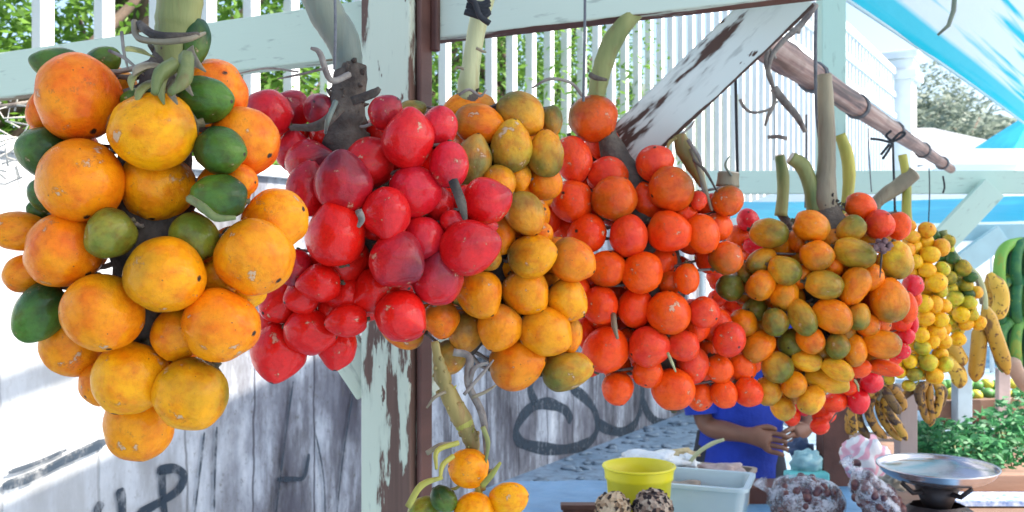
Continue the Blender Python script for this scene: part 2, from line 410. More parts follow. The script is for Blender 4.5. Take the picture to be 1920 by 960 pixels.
# ---------------------------------------------------------------- trees
def leaves(b, c, rx, ry, rz, n, s, hollow=.55):
    for _ in range(n):
        while True:
            v = Vector((random.uniform(-1, 1), random.uniform(-1, 1), random.uniform(-1, 1)))
            if hollow < v.length < 1 + .15 * random.random(): break
        w_ = mnoise.noise(v * 2.7 + Vector(c))
        if w_ < -.12: continue
        p = Vector(c) + Vector((v.x * rx, v.y * ry, v.z * rz)) * (1 + .2 * w_)
        a = Vector((random.gauss(0, 1), random.gauss(0, 1), random.gauss(0, .6))).normalized(); q = a.orthogonal().normalized()
        q = (q + Vector((0, 0, random.uniform(-.4, .4)))).normalized()
        L = s * random.uniform(.6, 1.3); W = L * .42
        b.add([p - a * L, p + q * W, p + a * L, p - q * W], [(0, 1, 2, 3)])
def tree(name, loc, h, cr, label, cat='tree', mat=None, n=2600, s=.05, group=None, low=.3):
    t = empty(name, loc, label, cat, group); x, y, z = loc
    b = MB(); lean = random.uniform(-.2, .2)
    b.tube([(x, y, z), (x + lean * .3, y, z + h * .35), (x + lean, y, z + h * .8)], [h * .03, h * .022, h * .008], 8)
    for k in range(6):
        a = random.uniform(0, 6.28); z0 = z + h * random.uniform(.3, .65)
        b.tube([(x + lean * .4, y, z0), (x + math.cos(a) * cr * .5, y + math.sin(a) * cr * .4, z0 + h * .12), (x + math.cos(a) * cr * .85, y + math.sin(a) * cr * .7, z0 + h * .24)], [h * .012, h * .008, h * .003], 6)
    b.build('trunk', m_bark, t)
    b = MB()
    for k in range(7):
        a = random.uniform(0, 6.28); rr = cr * random.uniform(.1, .6)
        leaves(b, (x + math.cos(a) * rr, y + math.sin(a) * rr * .7, z + h * random.uniform(low, .85)), cr * .62, cr * .5, h * .24, n // 7, s)
    b.build('crown', mat or m_leaf, t); return t
blab = ['bright leafy shrub behind the pickets above the leftmost orange bunch', 'leafy shrub behind the pickets just left of the peeling post',
 'leafy shrub seen through the pickets right of the peeling post', 'leafy shrub behind the pickets beside the pale hanging stalk',
 'sunlit shrub behind the pickets above the lone orange fruit', 'thin shrub behind the pickets close to the white diagonal brace', 'low shrub behind the wall at the left picture edge', 'deep green shrub standing further back behind the beam left of the post', 'deep green shrub further back right of the post', 'last shrub behind the pickets before the open sky']
for i, t in enumerate((-3.5, -2.3, -1.0, .4, 1.8, 3.1, -4.7, -2.9, -.3, 4.4)):
    p = W0 + D1 * t + Vector((-.855, .518, 0)) * (random.uniform(1.0, 1.5) if i < 7 else 2.6)
    tree('shrub', p, random.uniform(4.2, 5.0) if i < 5 else 4.4, 1.25, blab[i], 'shrub', n=15000, s=.036, group='shrubs behind the picket fence', low=.28)
tlab = ['haze paled green tree on the hillside right of the gate pillar', 'hazy tree beyond the white tent peak', 'pale tree on the slope at the right picture edge', 'grey green tree rising above the far fence', 'small far tree just right of the white pillar', 'broad tree crown under the cyan tarp edge']
for i, (px, Y, h, cr) in enumerate([(1790, 60, 12, 4.5), (1850, 66, 12.5, 5), (1930, 70, 11.5, 6), (1640, 75, 18, 6), (1740, 64, 12, 4), (1700, 90, 19, 7)]):
    tree('hill_tree', ((px - 960) / F * Y, Y, 0), h, cr, tlab[i], 'tree', m_leaf_haze, 9000, .28, 'trees on the far slope', .25)
hp = []; n = 24
b = MB()
vs = []
for i in range(n + 1):
    for j in range(5):
        x = 25 + i * 12; y = 100 + j * 35
        vs.append((x, y, -0.5 + (14 + 9 * mnoise.noise(Vector((i * .3, j * .5, 0))) + j * 6.5) * min(1, j * .6) ))
b.add(vs, [(i * 5 + j, (i + 1) * 5 + j, (i + 1) * 5 + j + 1, i * 5 + j + 1) for i in range(n) for j in range(4)], True)
tag(b.build('hills', simple('hill_scrub', (.16, .2, .15), .95, .3, .3, 0)), kind='structure')
# ---------------------------------------------------------------- tarps and canopies
def tarp_mat(name, a, b_, sc, stretch, tr=.5, lo=.45, hi=.55, band=False):
    M = Mt(name, .4, .4)
    n = M.noise(sc, M.map(stretch), 4, .5)
    c = M.ramp(n, [(lo, a), (hi, b_)])
    if band:
        sp = M.n('ShaderNodeSeparateXYZ'); M.l(M.tc.outputs['Object'], sp.inputs[0])
        c = M.mix(M.ramp(sp.outputs[1], [(.0, .9), (.09, .9), (.11, 0), (.52, 0), (.54, .9), (.62, .9), (.65, 0)]), c, a)
    M.color(c)
    t = M.n('ShaderNodeBsdfTranslucent'); M.l(c, t.inputs[0]); mx = M.n('ShaderNodeMixShader'); mx.inputs[0].default_value = tr
    M.l(M.p.outputs[0], mx.inputs[1]); M.l(t.outputs[0], mx.inputs[2]); M.l(mx.outputs[0], M.t.nodes['Material Output'].inputs[0])
    M.bump(M.noise(3, M.map((1, 4, 1)), 4), .4, .03)
    return M.m
m_stripe = tarp_mat('cyan_striped_tarp', (.01, .60, .72), (.86, .92, .92), 1.6, (.16, 7.5, 1), .7, .40, .46, True)
m_roof = tarp_mat('white_tarp', (.70, .74, .76), (.82, .84, .84), 1, (1, 1, 1), .3)
m_cyan = tarp_mat('cyan_tarp', (.02, .50, .72), (.06, .66, .82), 1, (1, 1, 1), .4)
m_canw = tarp_mat('white_canopy', (.72, .84, .86), (.85, .87, .87), .8, (1, 1, 1), .35)
def sheet(name, A, B, C, Dd, mat, parent=None, sag=.03, nu=24, nv=12, th=.003):
    b = MB(); vs = []
    A, B, C, Dd = map(Vector, (A, B, C, Dd))
    for i in range(nu + 1):
        for j in range(nv + 1):
            u, v = i / nu, j / nv
            p = A.lerp(B, u).lerp(Dd.lerp(C, u), v)
            p.z -= sag * math.sin(math.pi * u) + sag * .4 * mnoise.noise(Vector((u * 6, v * 4, sag * 50)))
            vs.append(p)
    b.add(vs, [(i * (nv + 1) + j, (i + 1) * (nv + 1) + j, (i + 1) * (nv + 1) + j + 1, i * (nv + 1) + j + 1) for i in range(nu) for j in range(nv)], True)
    return b.build(name, mat, parent)
A = at(1582, 4, 3.2); B = at(1925, 236, 6.3); up = Vector((2.2, -1.1, 1.15))
ct = empty('striped_tarp', A, 'cyan and white striped tarp stretched across the top right corner', 'tarp')
o = sheet('tarp_sheet', (0, 0, 0), (0, 0, 0), (0, 0, 0), (0, 0, 0), m_stripe); bpy.data.objects.remove(o)
L = (B - A).length; ex = (B - A).normalized(); ey = (up - ex * up.dot(ex)); W_ = ey.length; ey.normalize(); ez = ex.cross(ey)
Mx = Matrix((ex, ey, ez)).transposed().to_4x4(); Mx.translation = A
o = sheet('tarp_sheet', (-1.5, 0, 0), (L + .6, 0, 0), (L + .6, W_, 0), (-1.5, W_, 0), m_stripe, sag=.04)
o.parent = ct; o.matrix_parent_inverse = inv(ct); o.matrix_basis = Mx
b = MB(); b.tube([Mx @ Vector((x, 0, -.04 * math.sin(math.pi * (x + 1.5) / (L + 2.1)) )) for x in [-1.5 + k * (L + 2.1) / 16 for k in range(17)]], .008, 6); b.build('hem', m_canw, ct)
b = MB(); b.tube([at(1790, -10, 3.1), at(1788, 20, 3.1), at(1778, 48, 3.1), at(1758, 66, 3.12)], [.008, .008, .007, .004], 6)
tag(b.build('loose_strap', m_st_blue), 'short dark strap end dangling under the striped tarp', 'strap')
# unseen roof, placed and cut to shade the stall (its edge throws the diagonal shadow line on the wall)
RE0 = Vector((1.44, 2.92, 4.2)); RD = Vector((.65, 1.96, 0)).normalized()
ra = RE0 - RD * 6.5; rb = RE0 + RD * 6.7
rf = empty('tarp_roof', (ra.x + .6, ra.y, 0), 'large unseen white tarp roof placed to shade the fruit stall', 'tarp')
sheet('shade_sheet', ra, rb, rb + Vector((3.5, 0, .3)), ra + Vector((3.5, 0, .3)), m_roof, rf, .05)
b = MB(); off = Vector((-.27, .1, .08))
b.tube([ra + off, rb + off], .045, 8); b.build('shadow_pole', m_tim, rf)  # unseen pole added to cast the grey shadow band on the wall
# white canopies in the middle distance
def hip(name, x0, x1, y0, y1, z0, z1, mat, label, skirt=.25, matb=None):
    t = empty(name, ((x0 + x1) / 2, (y0 + y1) / 2, 0), label, 'canopy')
    cx, cy = (x0 + x1) / 2, (y0 + y1) / 2; q = min(x1 - x0, y1 - y0) * .1
    b = MB(); b.add([(x0, y0, z0), (x1, y0, z0), (x1, y1, z0), (x0, y1, z0), (cx - q, cy, z1), (cx + q, cy, z1)], [(0, 1, 5, 4), (1, 2, 5), (2, 3, 4, 5), (3, 0, 4)])
    b.build('canopy_top', mat, t)
    b = MB()
    c4 = [(x0, y0), (x1, y0), (x1, y1), (x0, y1)]
    for i in range(4):
        a, c_ = c4[i], c4[(i + 1) % 4]; b.add([(*a, z0), (*c_, z0), (*c_, z0 - skirt), (*a, z0 - skirt)], [(0, 1, 2, 3)])
    b.build('valance', matb or mat, t)
    for a in c4:
        b = MB(); b.tube([(a[0], a[1], 0), (a[0], a[1], z0)], .03, 8); b.build('pole', m_white, t)
    return t
hip('market_canopy', 3.4, 7.2, 8.6, 12, 2.15, 2.75, m_canw, 'wide white market canopy behind the bamboo pole', .2)
hip('market_canopy', 6.6, 10.6, 13.2, 17, 2.5, 3.9, m_cyan, 'cyan pointed tent rising behind the white canopy at the right edge', .3)
hip('market_canopy', 1.9, 3.3, 8.0, 9.6, 1.95, 2.2, m_canw, 'low white awning beside the wall behind the hanging stalks', .25, m_canw)
sheet('x', (0, 0, 0), (1, 0, 0), (1, 1, 0), (0, 1, 0), m_cyan); bpy.data.objects.remove(bpy.data.objects['x'])
# far stall with pale green timber
def beam(name, p0, p1, wy, wz, mat, parent, yax=None, bevel=.003):
    p0 = Vector(p0); p1 = Vector(p1); x = (p1 - p0); L = x.length; x.normalize()
    y = Vector(yax) if yax else Vector((0, 0, 1)).cross(x)
    y = (y - x * y.dot(x)).normalized(); z = x.cross(y)
    b = MB(); nseg = max(1, int(L / .3))
    b.box((L / 2, 0, 0), (L, wy, wz))
    o = bpy.data.objects.new(name, b.mesh(name, mat)); col.objects.link(o)
    Mx = Matrix((x, y, z)).transposed().to_4x4(); Mx.translation = p0
    if parent: o.parent = parent; o.matrix_parent_inverse = inv(parent)
    o.matrix_basis = Mx
    bv = o.modifiers.new('bevel', 'BEVEL'); bv.width = bevel; bv.segments = 2
    return o
fs = empty('far_stall', at(1850, 900, 4.3) * Vector((1, 1, 0)) if False else Vector((2.1, 4.3, 0)), 'pale green timber stall frame with cyan tarp roof at the right edge', 'stall')
beam('beam', at(1325, 342, 4.2), at(1990, 342, 4.2), .05, .1, m_far, fs)
beam('brace', at(1768, 452, 4.14), at(1862, 352, 4.14), .04, .11, m_far, fs, (0, 1, 0))
beam('rail', at(1790, 437, 4.5), at(1990, 434, 4.5), .05, .075, simple('blue_white_board', (.45, .68, .76), .6, .2, 5), fs)
beam('brace', at(1790, 505, 4.42), at(1880, 440, 4.42), .04, .1, simple('pale_blue_board', (.5, .72, .78), .6, .2, 5), fs, (0, 1, 0))
beam('post', at(1803, 1180, 3.9), at(1803, 560, 3.9), .06, .06, simple('pale_blue_post', (.38, .5, .58), .7, .3, 6), fs, (1, 0, 0))
beam('post', at(1985, 1100, 4.35), at(1985, 340, 4.35), .07, .07, m_far, fs, (1, 0, 0))
sheet('tarp_roof', at(1335, 378, 5.6), at(2010, 362, 5.6), at(2010, 412, 4.6), at(1335, 408, 4.6), m_cyan, fs, .02)
# ---------------------------------------------------------------- stall frame
sf = empty('stall_frame', at(737, 480, 1.6) * Vector((1, 1, 0)), 'peeling pale green timber stall frame with post, beam and white diagonal brace', 'stall')
bdx = Vector((.9, -.45, 0)).normalized()
nrm = Vector((bdx.y, -bdx.x, 0))          # towards the camera
pc = at(738, 480, 1.56)
beam('post', (pc.x, pc.y, 0), (pc.x, pc.y, 2.4), .094, .05, m_post, sf, bdx)
q = Vector((pc.x, pc.y, 0)) + bdx * .055 - nrm * .006
beam('post_edge_strip', (q.x, q.y, 0), (q.x, q.y, 2.4), .009, .036, m_brown, sf, bdx)
c0 = Vector((pc.x, pc.y, 1.985)) - nrm * .048
beam('beam', c0 - bdx * 1.6 , c0 - bdx * .01, .04, .095, m_beam, sf)
c1 = c0 + Vector((0, 0, .018)) + bdx * .01
beam('beam', c1, c1 + bdx * 1.25, .04, .1, m_beam2, sf)
beam('edge_batten', c0 + bdx * .066 + nrm * .026 + Vector((0, 0, -.055)), c0 + bdx * .066 + nrm * .026 + Vector((0, 0, .2)), .013, .012, m_brown, sf, bdx)
beam('brace', at(1120, 330, 1.5), at(1492, -24, 1.4), .078, .035, m_brace, sf, (.67, 0, -.74))
beam('post', (at(1558, 480, 2.8).x, 2.8, 1.2), (at(1558, 480, 2.8).x, 2.8, 2.6), .07, .06, m_green2, sf, (1, 0, 0))
beam('post', (at(1561, 480, 2.8).x, 2.8, 0), (at(1561, 480, 2.8).x, 2.8, 1.198), .077, .066, m_brown, sf, (1, 0, 0))
beam('knee_brace', at(560, 520, 1.6), at(700, 730, 1.6), .06, .03, m_post, sf, (1, 0, .7))
beam('knee_brace', at(795, 735, 1.59), at(850, 640, 1.66), .04, .03, m_post, sf, (1, 0, .5))
# bamboo pole
P0 = at(1395, 58, 1.62); P1 = P0 + Vector((.518, .855, 0)) * 2.75; P1.z = P0.z - .02
pb = empty('bamboo_pole', P0, 'thick brown bamboo pole running away above the olive bunch', 'pole')
b = MB(); n = 44
pts = [P0.lerp(P1, i / n) for i in range(n + 1)]; rad = []
for i in range(n + 1):
    r0 = .030 + (.018 - .030) * i / n
    rad.append(r0 * (1.10 if i % 9 == 4 else 1))
b.tube(pts, rad, 16); b.build('cane', m_pole, pb)
def ring_knot(b, p, r, k=.004):
    for j in range(3):
        a = D1 * (.007 * (j - 1))
        pts = [p + a + Vector((-.855, .518, 0)) * r * math.cos(t) + Vector((0, 0, r * math.sin(t))) for t in [i * math.pi / 6 for i in range(13)]]
        b.tube(pts, k, 5)
for f in (.17, .33, .52, .72, .9):
    b = MB(); p = P0.lerp(P1, f); ring_knot(b, p, .032 - .010 * f, .0035); b.build('binding', m_rope, pb)
def rope(pts, r, mat, label, name='hanging_rope', knot=None, cat='rope', group=None):
    pts = [Vector(p) for p in pts]
    if knot is None:
        b = MB(); b.tube(spline(pts, 4), r, 6); return tag(b.build(name, mat), label, cat, group)
    t = empty(name, pts[0], label, cat, group)
    b = MB(); b.tube(spline(pts, 4), r, 6); b.build('cord', mat, t)
    b = MB()
    for k in knot: b.tube(spline([Vector(q) for q in k], 5), r * 1.1, 6)
    b.build('knot', mat, t); return t
def px(l, Y): return [at(x, y, Y) for x, y in l]
rope(px([(628, -10), (629, 60), (627, 130)], .98), .0016, m_rope, 'thin grey cord holding the red bunch stalk')
rope(px([(1097, -10), (1096, 90), (1094, 190)], 1.22), .002, m_rope, 'grey cord hanging beside the curved stalk of the coral bunch')
rope(px([(1379, 135), (1381, 240), (1383, 335)], 1.75), .0028, m_dark, 'dark cord hanging in front of the white awning')
rope(px([(1451, 190), (1452, 240), (1451, 300)], 1.85), .0008, m_rope, 'very thin wire carrying a small stick')
rope(px([(1512, 215), (1512, 300), (1510, 390)], 1.9), .0022, m_rope, 'cord just left of the tall thick stalk')
rope(px([(1530, 10), (1529, 120), (1533, 230), (1548, 330)], 1.6), .003, m_rope, 'long cord beside the thick stalk and pale post')
rope(px([(1628, 240), (1630, 300), (1634, 360)], 2.3), .0014, m_rope, 'thin pale cord between the bent stalk and the black bow')
rope(px([(1674, 268), (1676, 330), (1678, 395)], 2.15), .0026, m_dark, 'black cord tied in a bow on the bamboo pole', knot=[
    px([(1674, 266), (1690, 258), (1697, 250), (1688, 249), (1674, 262)], 2.1), px([(1674, 266), (1662, 255), (1671, 245)], 2.1), px([(1674, 268), (1664, 285), (1655, 298)], 2.1), px([(1674, 268), (1650, 262), (1632, 260)], 2.1), px([(1668, 270), (1660, 280), (1652, 290)], 2.08)])
rope(px([(1742, 315), (1743, 360), (1741, 420)], 2.9), .0018, m_dark, 'thin dark cord at the far end of the pole')
rope(px([(1768, 330), (1771, 350), (1768, 362)], 3.1), .003, m_dark, 'short dark cord end at the tip of the pole')
b = MB(); b.tube(px([(1440, 257), (1460, 256), (1476, 260)], 1.85), .004, 6)
tag(b.build('small_stick', m_twig), 'tiny brown stick tied on a thin wire', 'stick')
vine = empty('dry_vine', at(1445, 90, 1.6), 'twisted dry vine wrapped over the thick end of the bamboo pole', 'vine')
for pts, r in (([(1530, 8), (1500, 48), (1470, 75), (1447, 105), (1440, 135), (1450, 165)], .0055), ([(1450, 165), (1470, 190), (1495, 220), (1510, 248)], .007), ([(1440, 90), (1436, 120), (1446, 150), (1452, 190), (1441, 215), (1434, 236)], .004), ([(1387, 186), (1396, 202), (1412, 211), (1440, 206), (1458, 190)], .0028), ([(1500, 60), (1460, 50), (1440, 80), (1455, 110)], .004)):
    b = MB(); b.tube(spline(px(pts, 1.56), 5), sint([r, r * .95] + [r * .8] * (len(pts) - 3) + [r * .5]), 7); b.build('tendril', m_twig, vine)
# ---------------------------------------------------------------- fruit meshes
def fruit_mesh(kind, seed):
    rnd = random.Random(seed); b = MB(); n, m = 36, 24; prof = []
    o = Vector((seed * 3.1, seed * 1.7, 0)); vs = []
    for i in range(m + 1):
        th = math.pi * i / m; c_, s_ = math.cos(th), math.sin(th)
        if kind == 'round': r = s_ ** .95; z = c_ * .95 + (.05 * max(0, c_) ** 40)
        elif kind == 'point': r = s_ * (1 - .26 * max(0, c_) ** 2) * 1.03; z = c_ * (1 if c_ < 0 else 1 + .10 * c_ ** 6)
        elif kind == 'ovoid': r = s_ * (1 - .10 * c_); z = c_ * (1 + .05 * max(0, c_) ** 8)
        else: r = s_ ** .9 * (1 + .03 * c_); z = c_ * .97
        if c_ < -.9: z += (-c_ - .9) * 1.1      # dimple at the stem
        for k in range(n):
            t = 2 * math.pi * k / n
            v = Vector((r * math.cos(t), r * math.sin(t), z))
            d = 1 + .12 * mnoise.noise(v * .8 + o) + .035 * mnoise.noise(v * 2.2 + o)
            vs.append(v * d)
    b.add(vs, [(i * n + k, (i + 1) * n + k, (i + 1) * n + (k + 1) % n, i * n + (k + 1) % n) for i in range(m) for k in range(n)], True)
    return b
FR = {}
def fmesh(kind, mk):
    if (kind, mk) not in FR: FR[(kind, mk)] = [fruit_mesh(kind, s + len(FR)).mesh('fruit', FM[mk]) for s in range(5)]
    return random.choice(FR[(kind, mk)])
b = MB(); b.lathe([(.0, -1.10), (.13, -1.08), (.12, -.95), (.30, -.885), (.37, -.87), (.33, -.80), (.1, -.78)], n=12)
for k in range(3):
    a = k * 2.094; c_, s_ = math.cos(a), math.sin(a)
    b.add([Vector((.15 * math.cos(a - .7), .15 * math.sin(a - .7), -.93)), Vector((.15 * math.cos(a + .7), .15 * math.sin(a + .7), -.93)), Vector((.50 * c_, .50 * s_, -.86)), Vector((.3 * c_, .3 * s_, -.90))], [(0, 1, 2), (0, 2, 3)])
CAL = b.mesh('calyx', m_calyx)
placed = []
def orient(d, roll):
    q = Vector(d).normalized().to_track_quat('Z', 'Y').to_matrix().to_4x4()
    return q @ Matrix.Rotation(roll, 4, 'Z')
def bunch(label, Yc, depth, fruits, defk, nfill, stalks, rach, strands=(), cal=True, fillc=None, group='peach palm bunches hanging in a row', cat='fruit bunch', name='palm_fruit_bunch', twigs=True, rmat=None):
    """fruits: (x, y, rx, ry[, colour key[, tip angle in the picture plane]]) in order front to back"""
    xs = [f[0] for f in fruits]; ys = [f[1] for f in fruits]
    cx, cy = (min(xs) + max(xs)) / 2, (min(ys) + max(ys)) / 2
    hx, hy = (max(xs) - min(xs)) / 2 + 20, (max(ys) - min(ys)) / 2 + 20
    root = empty(name, at(cx, min(ys), Yc), label, cat, group)
    avg = sum((f[2] + f[3]) / 2 for f in fruits) / len(fruits)
    L = [tuple(f) for f in fruits]; nreal = len(L)
    for _ in range(nfill):
        f = random.choice(fruits[:nreal]); g_ = random.choice(fruits[:nreal]); k = random.uniform(.15, .5)
        if abs(f[0] - g_[0]) + abs(f[1] - g_[1]) > avg * 5: g_ = f
        x = f[0] * (1 - k) + g_[0] * k; y = f[1] * (1 - k) + g_[1] * k
        x = cx + (x - cx) * .82; y = cy + (y - cy) * .82
        L.append((x, y, avg * .95, avg * .95, fillc or random.choice(fruits)[4:5] and random.choice([q[4] if len(q) > 4 else defk for q in fruits]) or defk))
    ends = []
    for i, f in enumerate(L):
        x, y, rx, ry = f[:4]; ck = f[4] if len(f) > 4 else defk; ang = f[5] if len(f) > 5 else None
        u, v = (x - cx) / hx, (y - cy) / hy
        Y = Yc - depth * math.sqrt(max(0, 1 - u * u - v * v)) + (0 if i < nreal else depth * .5)
        rpx = (rx + ry) / 2
        for (X2, Y2, Z2, rp, r3) in placed:
            px2 = 960 + X2 / Y2 * F; py2 = 480 - (Z2 - CAMZ) / Y2 * F
            if abs(px2 - x) > rpx + rp + 5 or abs(py2 - y) > rpx + rp + 5: continue
            if Y > Y2 + .12: continue
            c3 = at(x, y, Y); r_ = rpx * Y / F
            for _ in range(14):
                c3 = at(x, y, Y); r_ = rpx * Y / F
                if (c3 - Vector((X2, Y2, Z2))).length < (r_ + r3) * .90 : Y += (r_ + r3) * .08
                else: break
        if i >= nreal and Y > Yc + depth * 2.2: continue
        c3 = at(x, y, Y); r_ = rpx * Y / F
        placed.append((c3.x, c3.y, c3.z, rpx, r_))
        keyd = PAL[ck]; sk, kind, base, gr = keyd
        big, sml = max(rx, ry) * Y / F, min(rx, ry) * Y / F
        out = Vector((x - cx, 0, -(y - cy) + hy * .15)); out = out.normalized() if out.length > 1 else Vector((0, 0, -1))
        asp = big / sml
        if ang is not None:
            d = Vector((math.cos(R(ang)), -.25 - random.random() * .2, math.sin(R(ang))))
        elif asp > 1.12:
            if rx > ry: d = Vector((1 if out.x >= 0 else -1, -.3, random.uniform(-.2, .1)))
            else: d = Vector((random.uniform(-.15, .15), -.3, 1 if out.z > 0 and kind == 'point' else -1))
        else:
            d = out * .9 + Vector((random.uniform(-.35, .35), -.75 - random.random() * .5, random.uniform(-.45, .2)))
        d.normalize(); gf = 1.03 if avg > 50 else (1.12 if avg < 17 else 1.08); big *= gf; sml *= gf
        if abs(d.y) > .5: sc = (sml * 1.0, big, (big + sml) / 2 * (1.02 if kind != 'olv' else 1.15))
        else: sc = (sml, sml, big)
        if asp > 1.1 and abs(d.y) > .5: sc = ((big + sml) / 2,) * 3
        o = bpy.data.objects.new('fruit', fmesh(kind, sk)); col.objects.link(o)
        o.parent = root; o.matrix_parent_inverse = inv(root)
        o.matrix_basis = Matrix.Translation(c3) @ orient(d, random.uniform(0, 6.28)) @ Matrix.Diagonal((*sc, 1))
        j = random.uniform(-1, 1)
        o.color = (min(1, base[0] * (1 + .06 * j)), max(0, base[1] * (1 + .18 * random.uniform(-1, 1))), base[2], max(0, min(1, gr + random.uniform(-.12, .14))))
        if ck in PLAB: o['label'] = PLAB[ck]
        ends.append(c3 - d * sc[2] * .95)
        if cal and i < nreal:
            c_ = bpy.data.objects.new('calyx', CAL); col.objects.link(c_); c_.parent = o
    # stalks
    for (pts, rr, mat, cut) in stalks:
        b = MB(); P = spline([at(a, c_, Yc + (0 if len(q) < 1 else q[0])) for a, c_, *q in pts] if any(len(p) > 2 for p in pts) else [at(a, c_, Yc) for a, c_ in pts], 6)
        P = [p if isinstance(p, Vector) else Vector(p) for p in P]
        rads = sint([r * Yc / F for r in rr], 6)
        rads = [r * (1 + .07 * mnoise.noise(Vector((i * .7, r * 99, 0)))) for i, r in enumerate(rads)]
        if twigs == 2: rads = [r * (1 + .45 * mnoise.noise(Vector((i * .55, 3, 0)))) for i, r in enumerate(rads)]
        b.tube(P, rads, 16)
        if twigs == 2:
            for k in range(70):
                i_ = random.randrange(4, len(P) - 4); a = random.uniform(0, 6.28); b.sphere(P[i_] + Vector((math.cos(a), math.sin(a), random.uniform(-.5, .5))) * rads[i_] * .9, rads[i_] * random.uniform(.2, .45), 8, 5, bump=.4)
        st_ = b.build('stalk', mat, root)
        if cut:
            b = MB(); dd = (P[0] - P[1]).normalized(); b.tube([P[0] - dd * .0005, P[0] + dd * .002], rads[0] * .9, 16)
            b.build('cut_end', m_cut, st_)
    # rachis and the branchlets that carry the fruit
    RP = spline([at(a, c_, Yc) for a, c_ in rach[0]], 6); rr = sint([r * Yc / F for r in rach[1]], 6)
    b = MB(); b.tube(RP, [r * (1 + .25 * mnoise.noise(Vector((i * 1.3, 5, Yc * 9)))) for i, r in enumerate(rr)], 14)
    for k in range(40 if twigs else 10):      # husky scales on the rachis
        p = random.choice(RP[:max(2, len(RP) // 2)]); a = random.uniform(0, 6.28); r0 = rr[0]
        q = p + Vector((math.cos(a) * r0 * .9, -abs(math.sin(a)) * r0 * .9, random.uniform(-r0, r0)))
        b.tube([q, q + Vector((math.cos(a) * r0 * .5, -abs(math.sin(a)) * r0 * .35, random.uniform(-.2, .6) * r0))], [r0 * .24, r0 * .05], 5)
    b.build('rachis', rmat or m_rachis, root)
    b = MB(); ew = avg * .10 * Yc / F
    for e in ends[:nreal + nfill // 2]:
        p = min(RP, key=lambda q: (q - e).length + .35 * abs(q.z - e.z - .02)); m_ = p.lerp(e, .5) + Vector((0, .0, -.01))
        m_.y = max(m_.y, e.y)
        b.tube(spline([p, m_, e], 3), sint([ew * 1.3, ew, ew * .8], 3), 5)
    b.build('branchlets', m_twig if twigs is True else m_st_yel, root)
    for (pts, r, mat) in strands:
        b = MB(); b.tube(spline([at(a, c_, Y_) for a, c_, Y_ in pts], 5), sint([r] * (len(pts) - 1) + [r * .5]), 6); b.build('twig', mat, root)
    return root
# palette: skin, shape, base colour, greenness
PAL = {
 'O': ('orange', 'round', (.92, .24, .002), .22), 'o': ('orange', 'round', (.90, .15, .004), .12), 'Y': ('orange', 'round', (.95, .36, .002), .25), 'Yg': ('orange', 'round', (.93, .34, .002), .55),
 'G': ('green', 'ovoid', (.10, .19, .015), .78), 'Gy': ('green', 'ovoid', (.30, .27, .02), .35),
 'R': ('red', 'point', (.70, .008, .012), .25), 'Rp': ('red', 'point', (.56, .008, .02), .5), 'Rr': ('red', 'point', (.80, .008, .003), .08), 'Rk': ('red', 'round', (.68, .010, .028), .38),
 'M': ('mango', 'ovoid', (.88, .30, .002), .52), 'Mg': ('mango', 'ovoid', (.70, .34, .02), .82), 'Mo': ('mango', 'ovoid', (.86, .19, .002), .5), 'Mb': ('mango', 'point', (.32, .26, .07), .85), 'Md': ('mango', 'ovoid', (.36, .20, .03), .75),
 'C': ('coral', 'round', (.86, .042, .002), .25), 'Cb': ('coral', 'round', (.66, .095, .004), .66), 'Co': ('coral', 'round', (.90, .085, .002), .32), 'Cp': ('coral', 'round', (.78, .04, .018), .25),
 'V': ('olive', 'olv', (.88, .22, .002), .42), 'Vg': ('olive', 'olv', (.62, .30, .02), .72), 'Vo': ('olive', 'olv', (.92, .16, .002), .22), 'Vd': ('olive', 'olv', (.16, .17, .025), .85), 'Vy': ('olive', 'olv', (.90, .42, .02), .40),
 'r': ('coral', 'round', (.86, .025, .006), .05), 'p': ('red', 'round', (.80, .012, .03), .1),
 'y': ('yellow', 'round', (.92, .46, .004), .22), 'ya': ('yellow', 'round', (.88, .34, .02), .2), 'yg': ('yellow', 'round', (.55, .50, .03), .55), 'yd': ('green', 'round', (.04, .10, .015), .5), 'yo': ('yellow', 'round', (.28, .24, .02), .8),
}
PLAB = {'G': 'dark green unripe fruit', 'Gy': 'green and yellow half ripe fruit', 'Mb': 'blue grey unripe fruit', 'yd': 'dark green unripe fruit', 'Vd': 'dark olive fruit'}
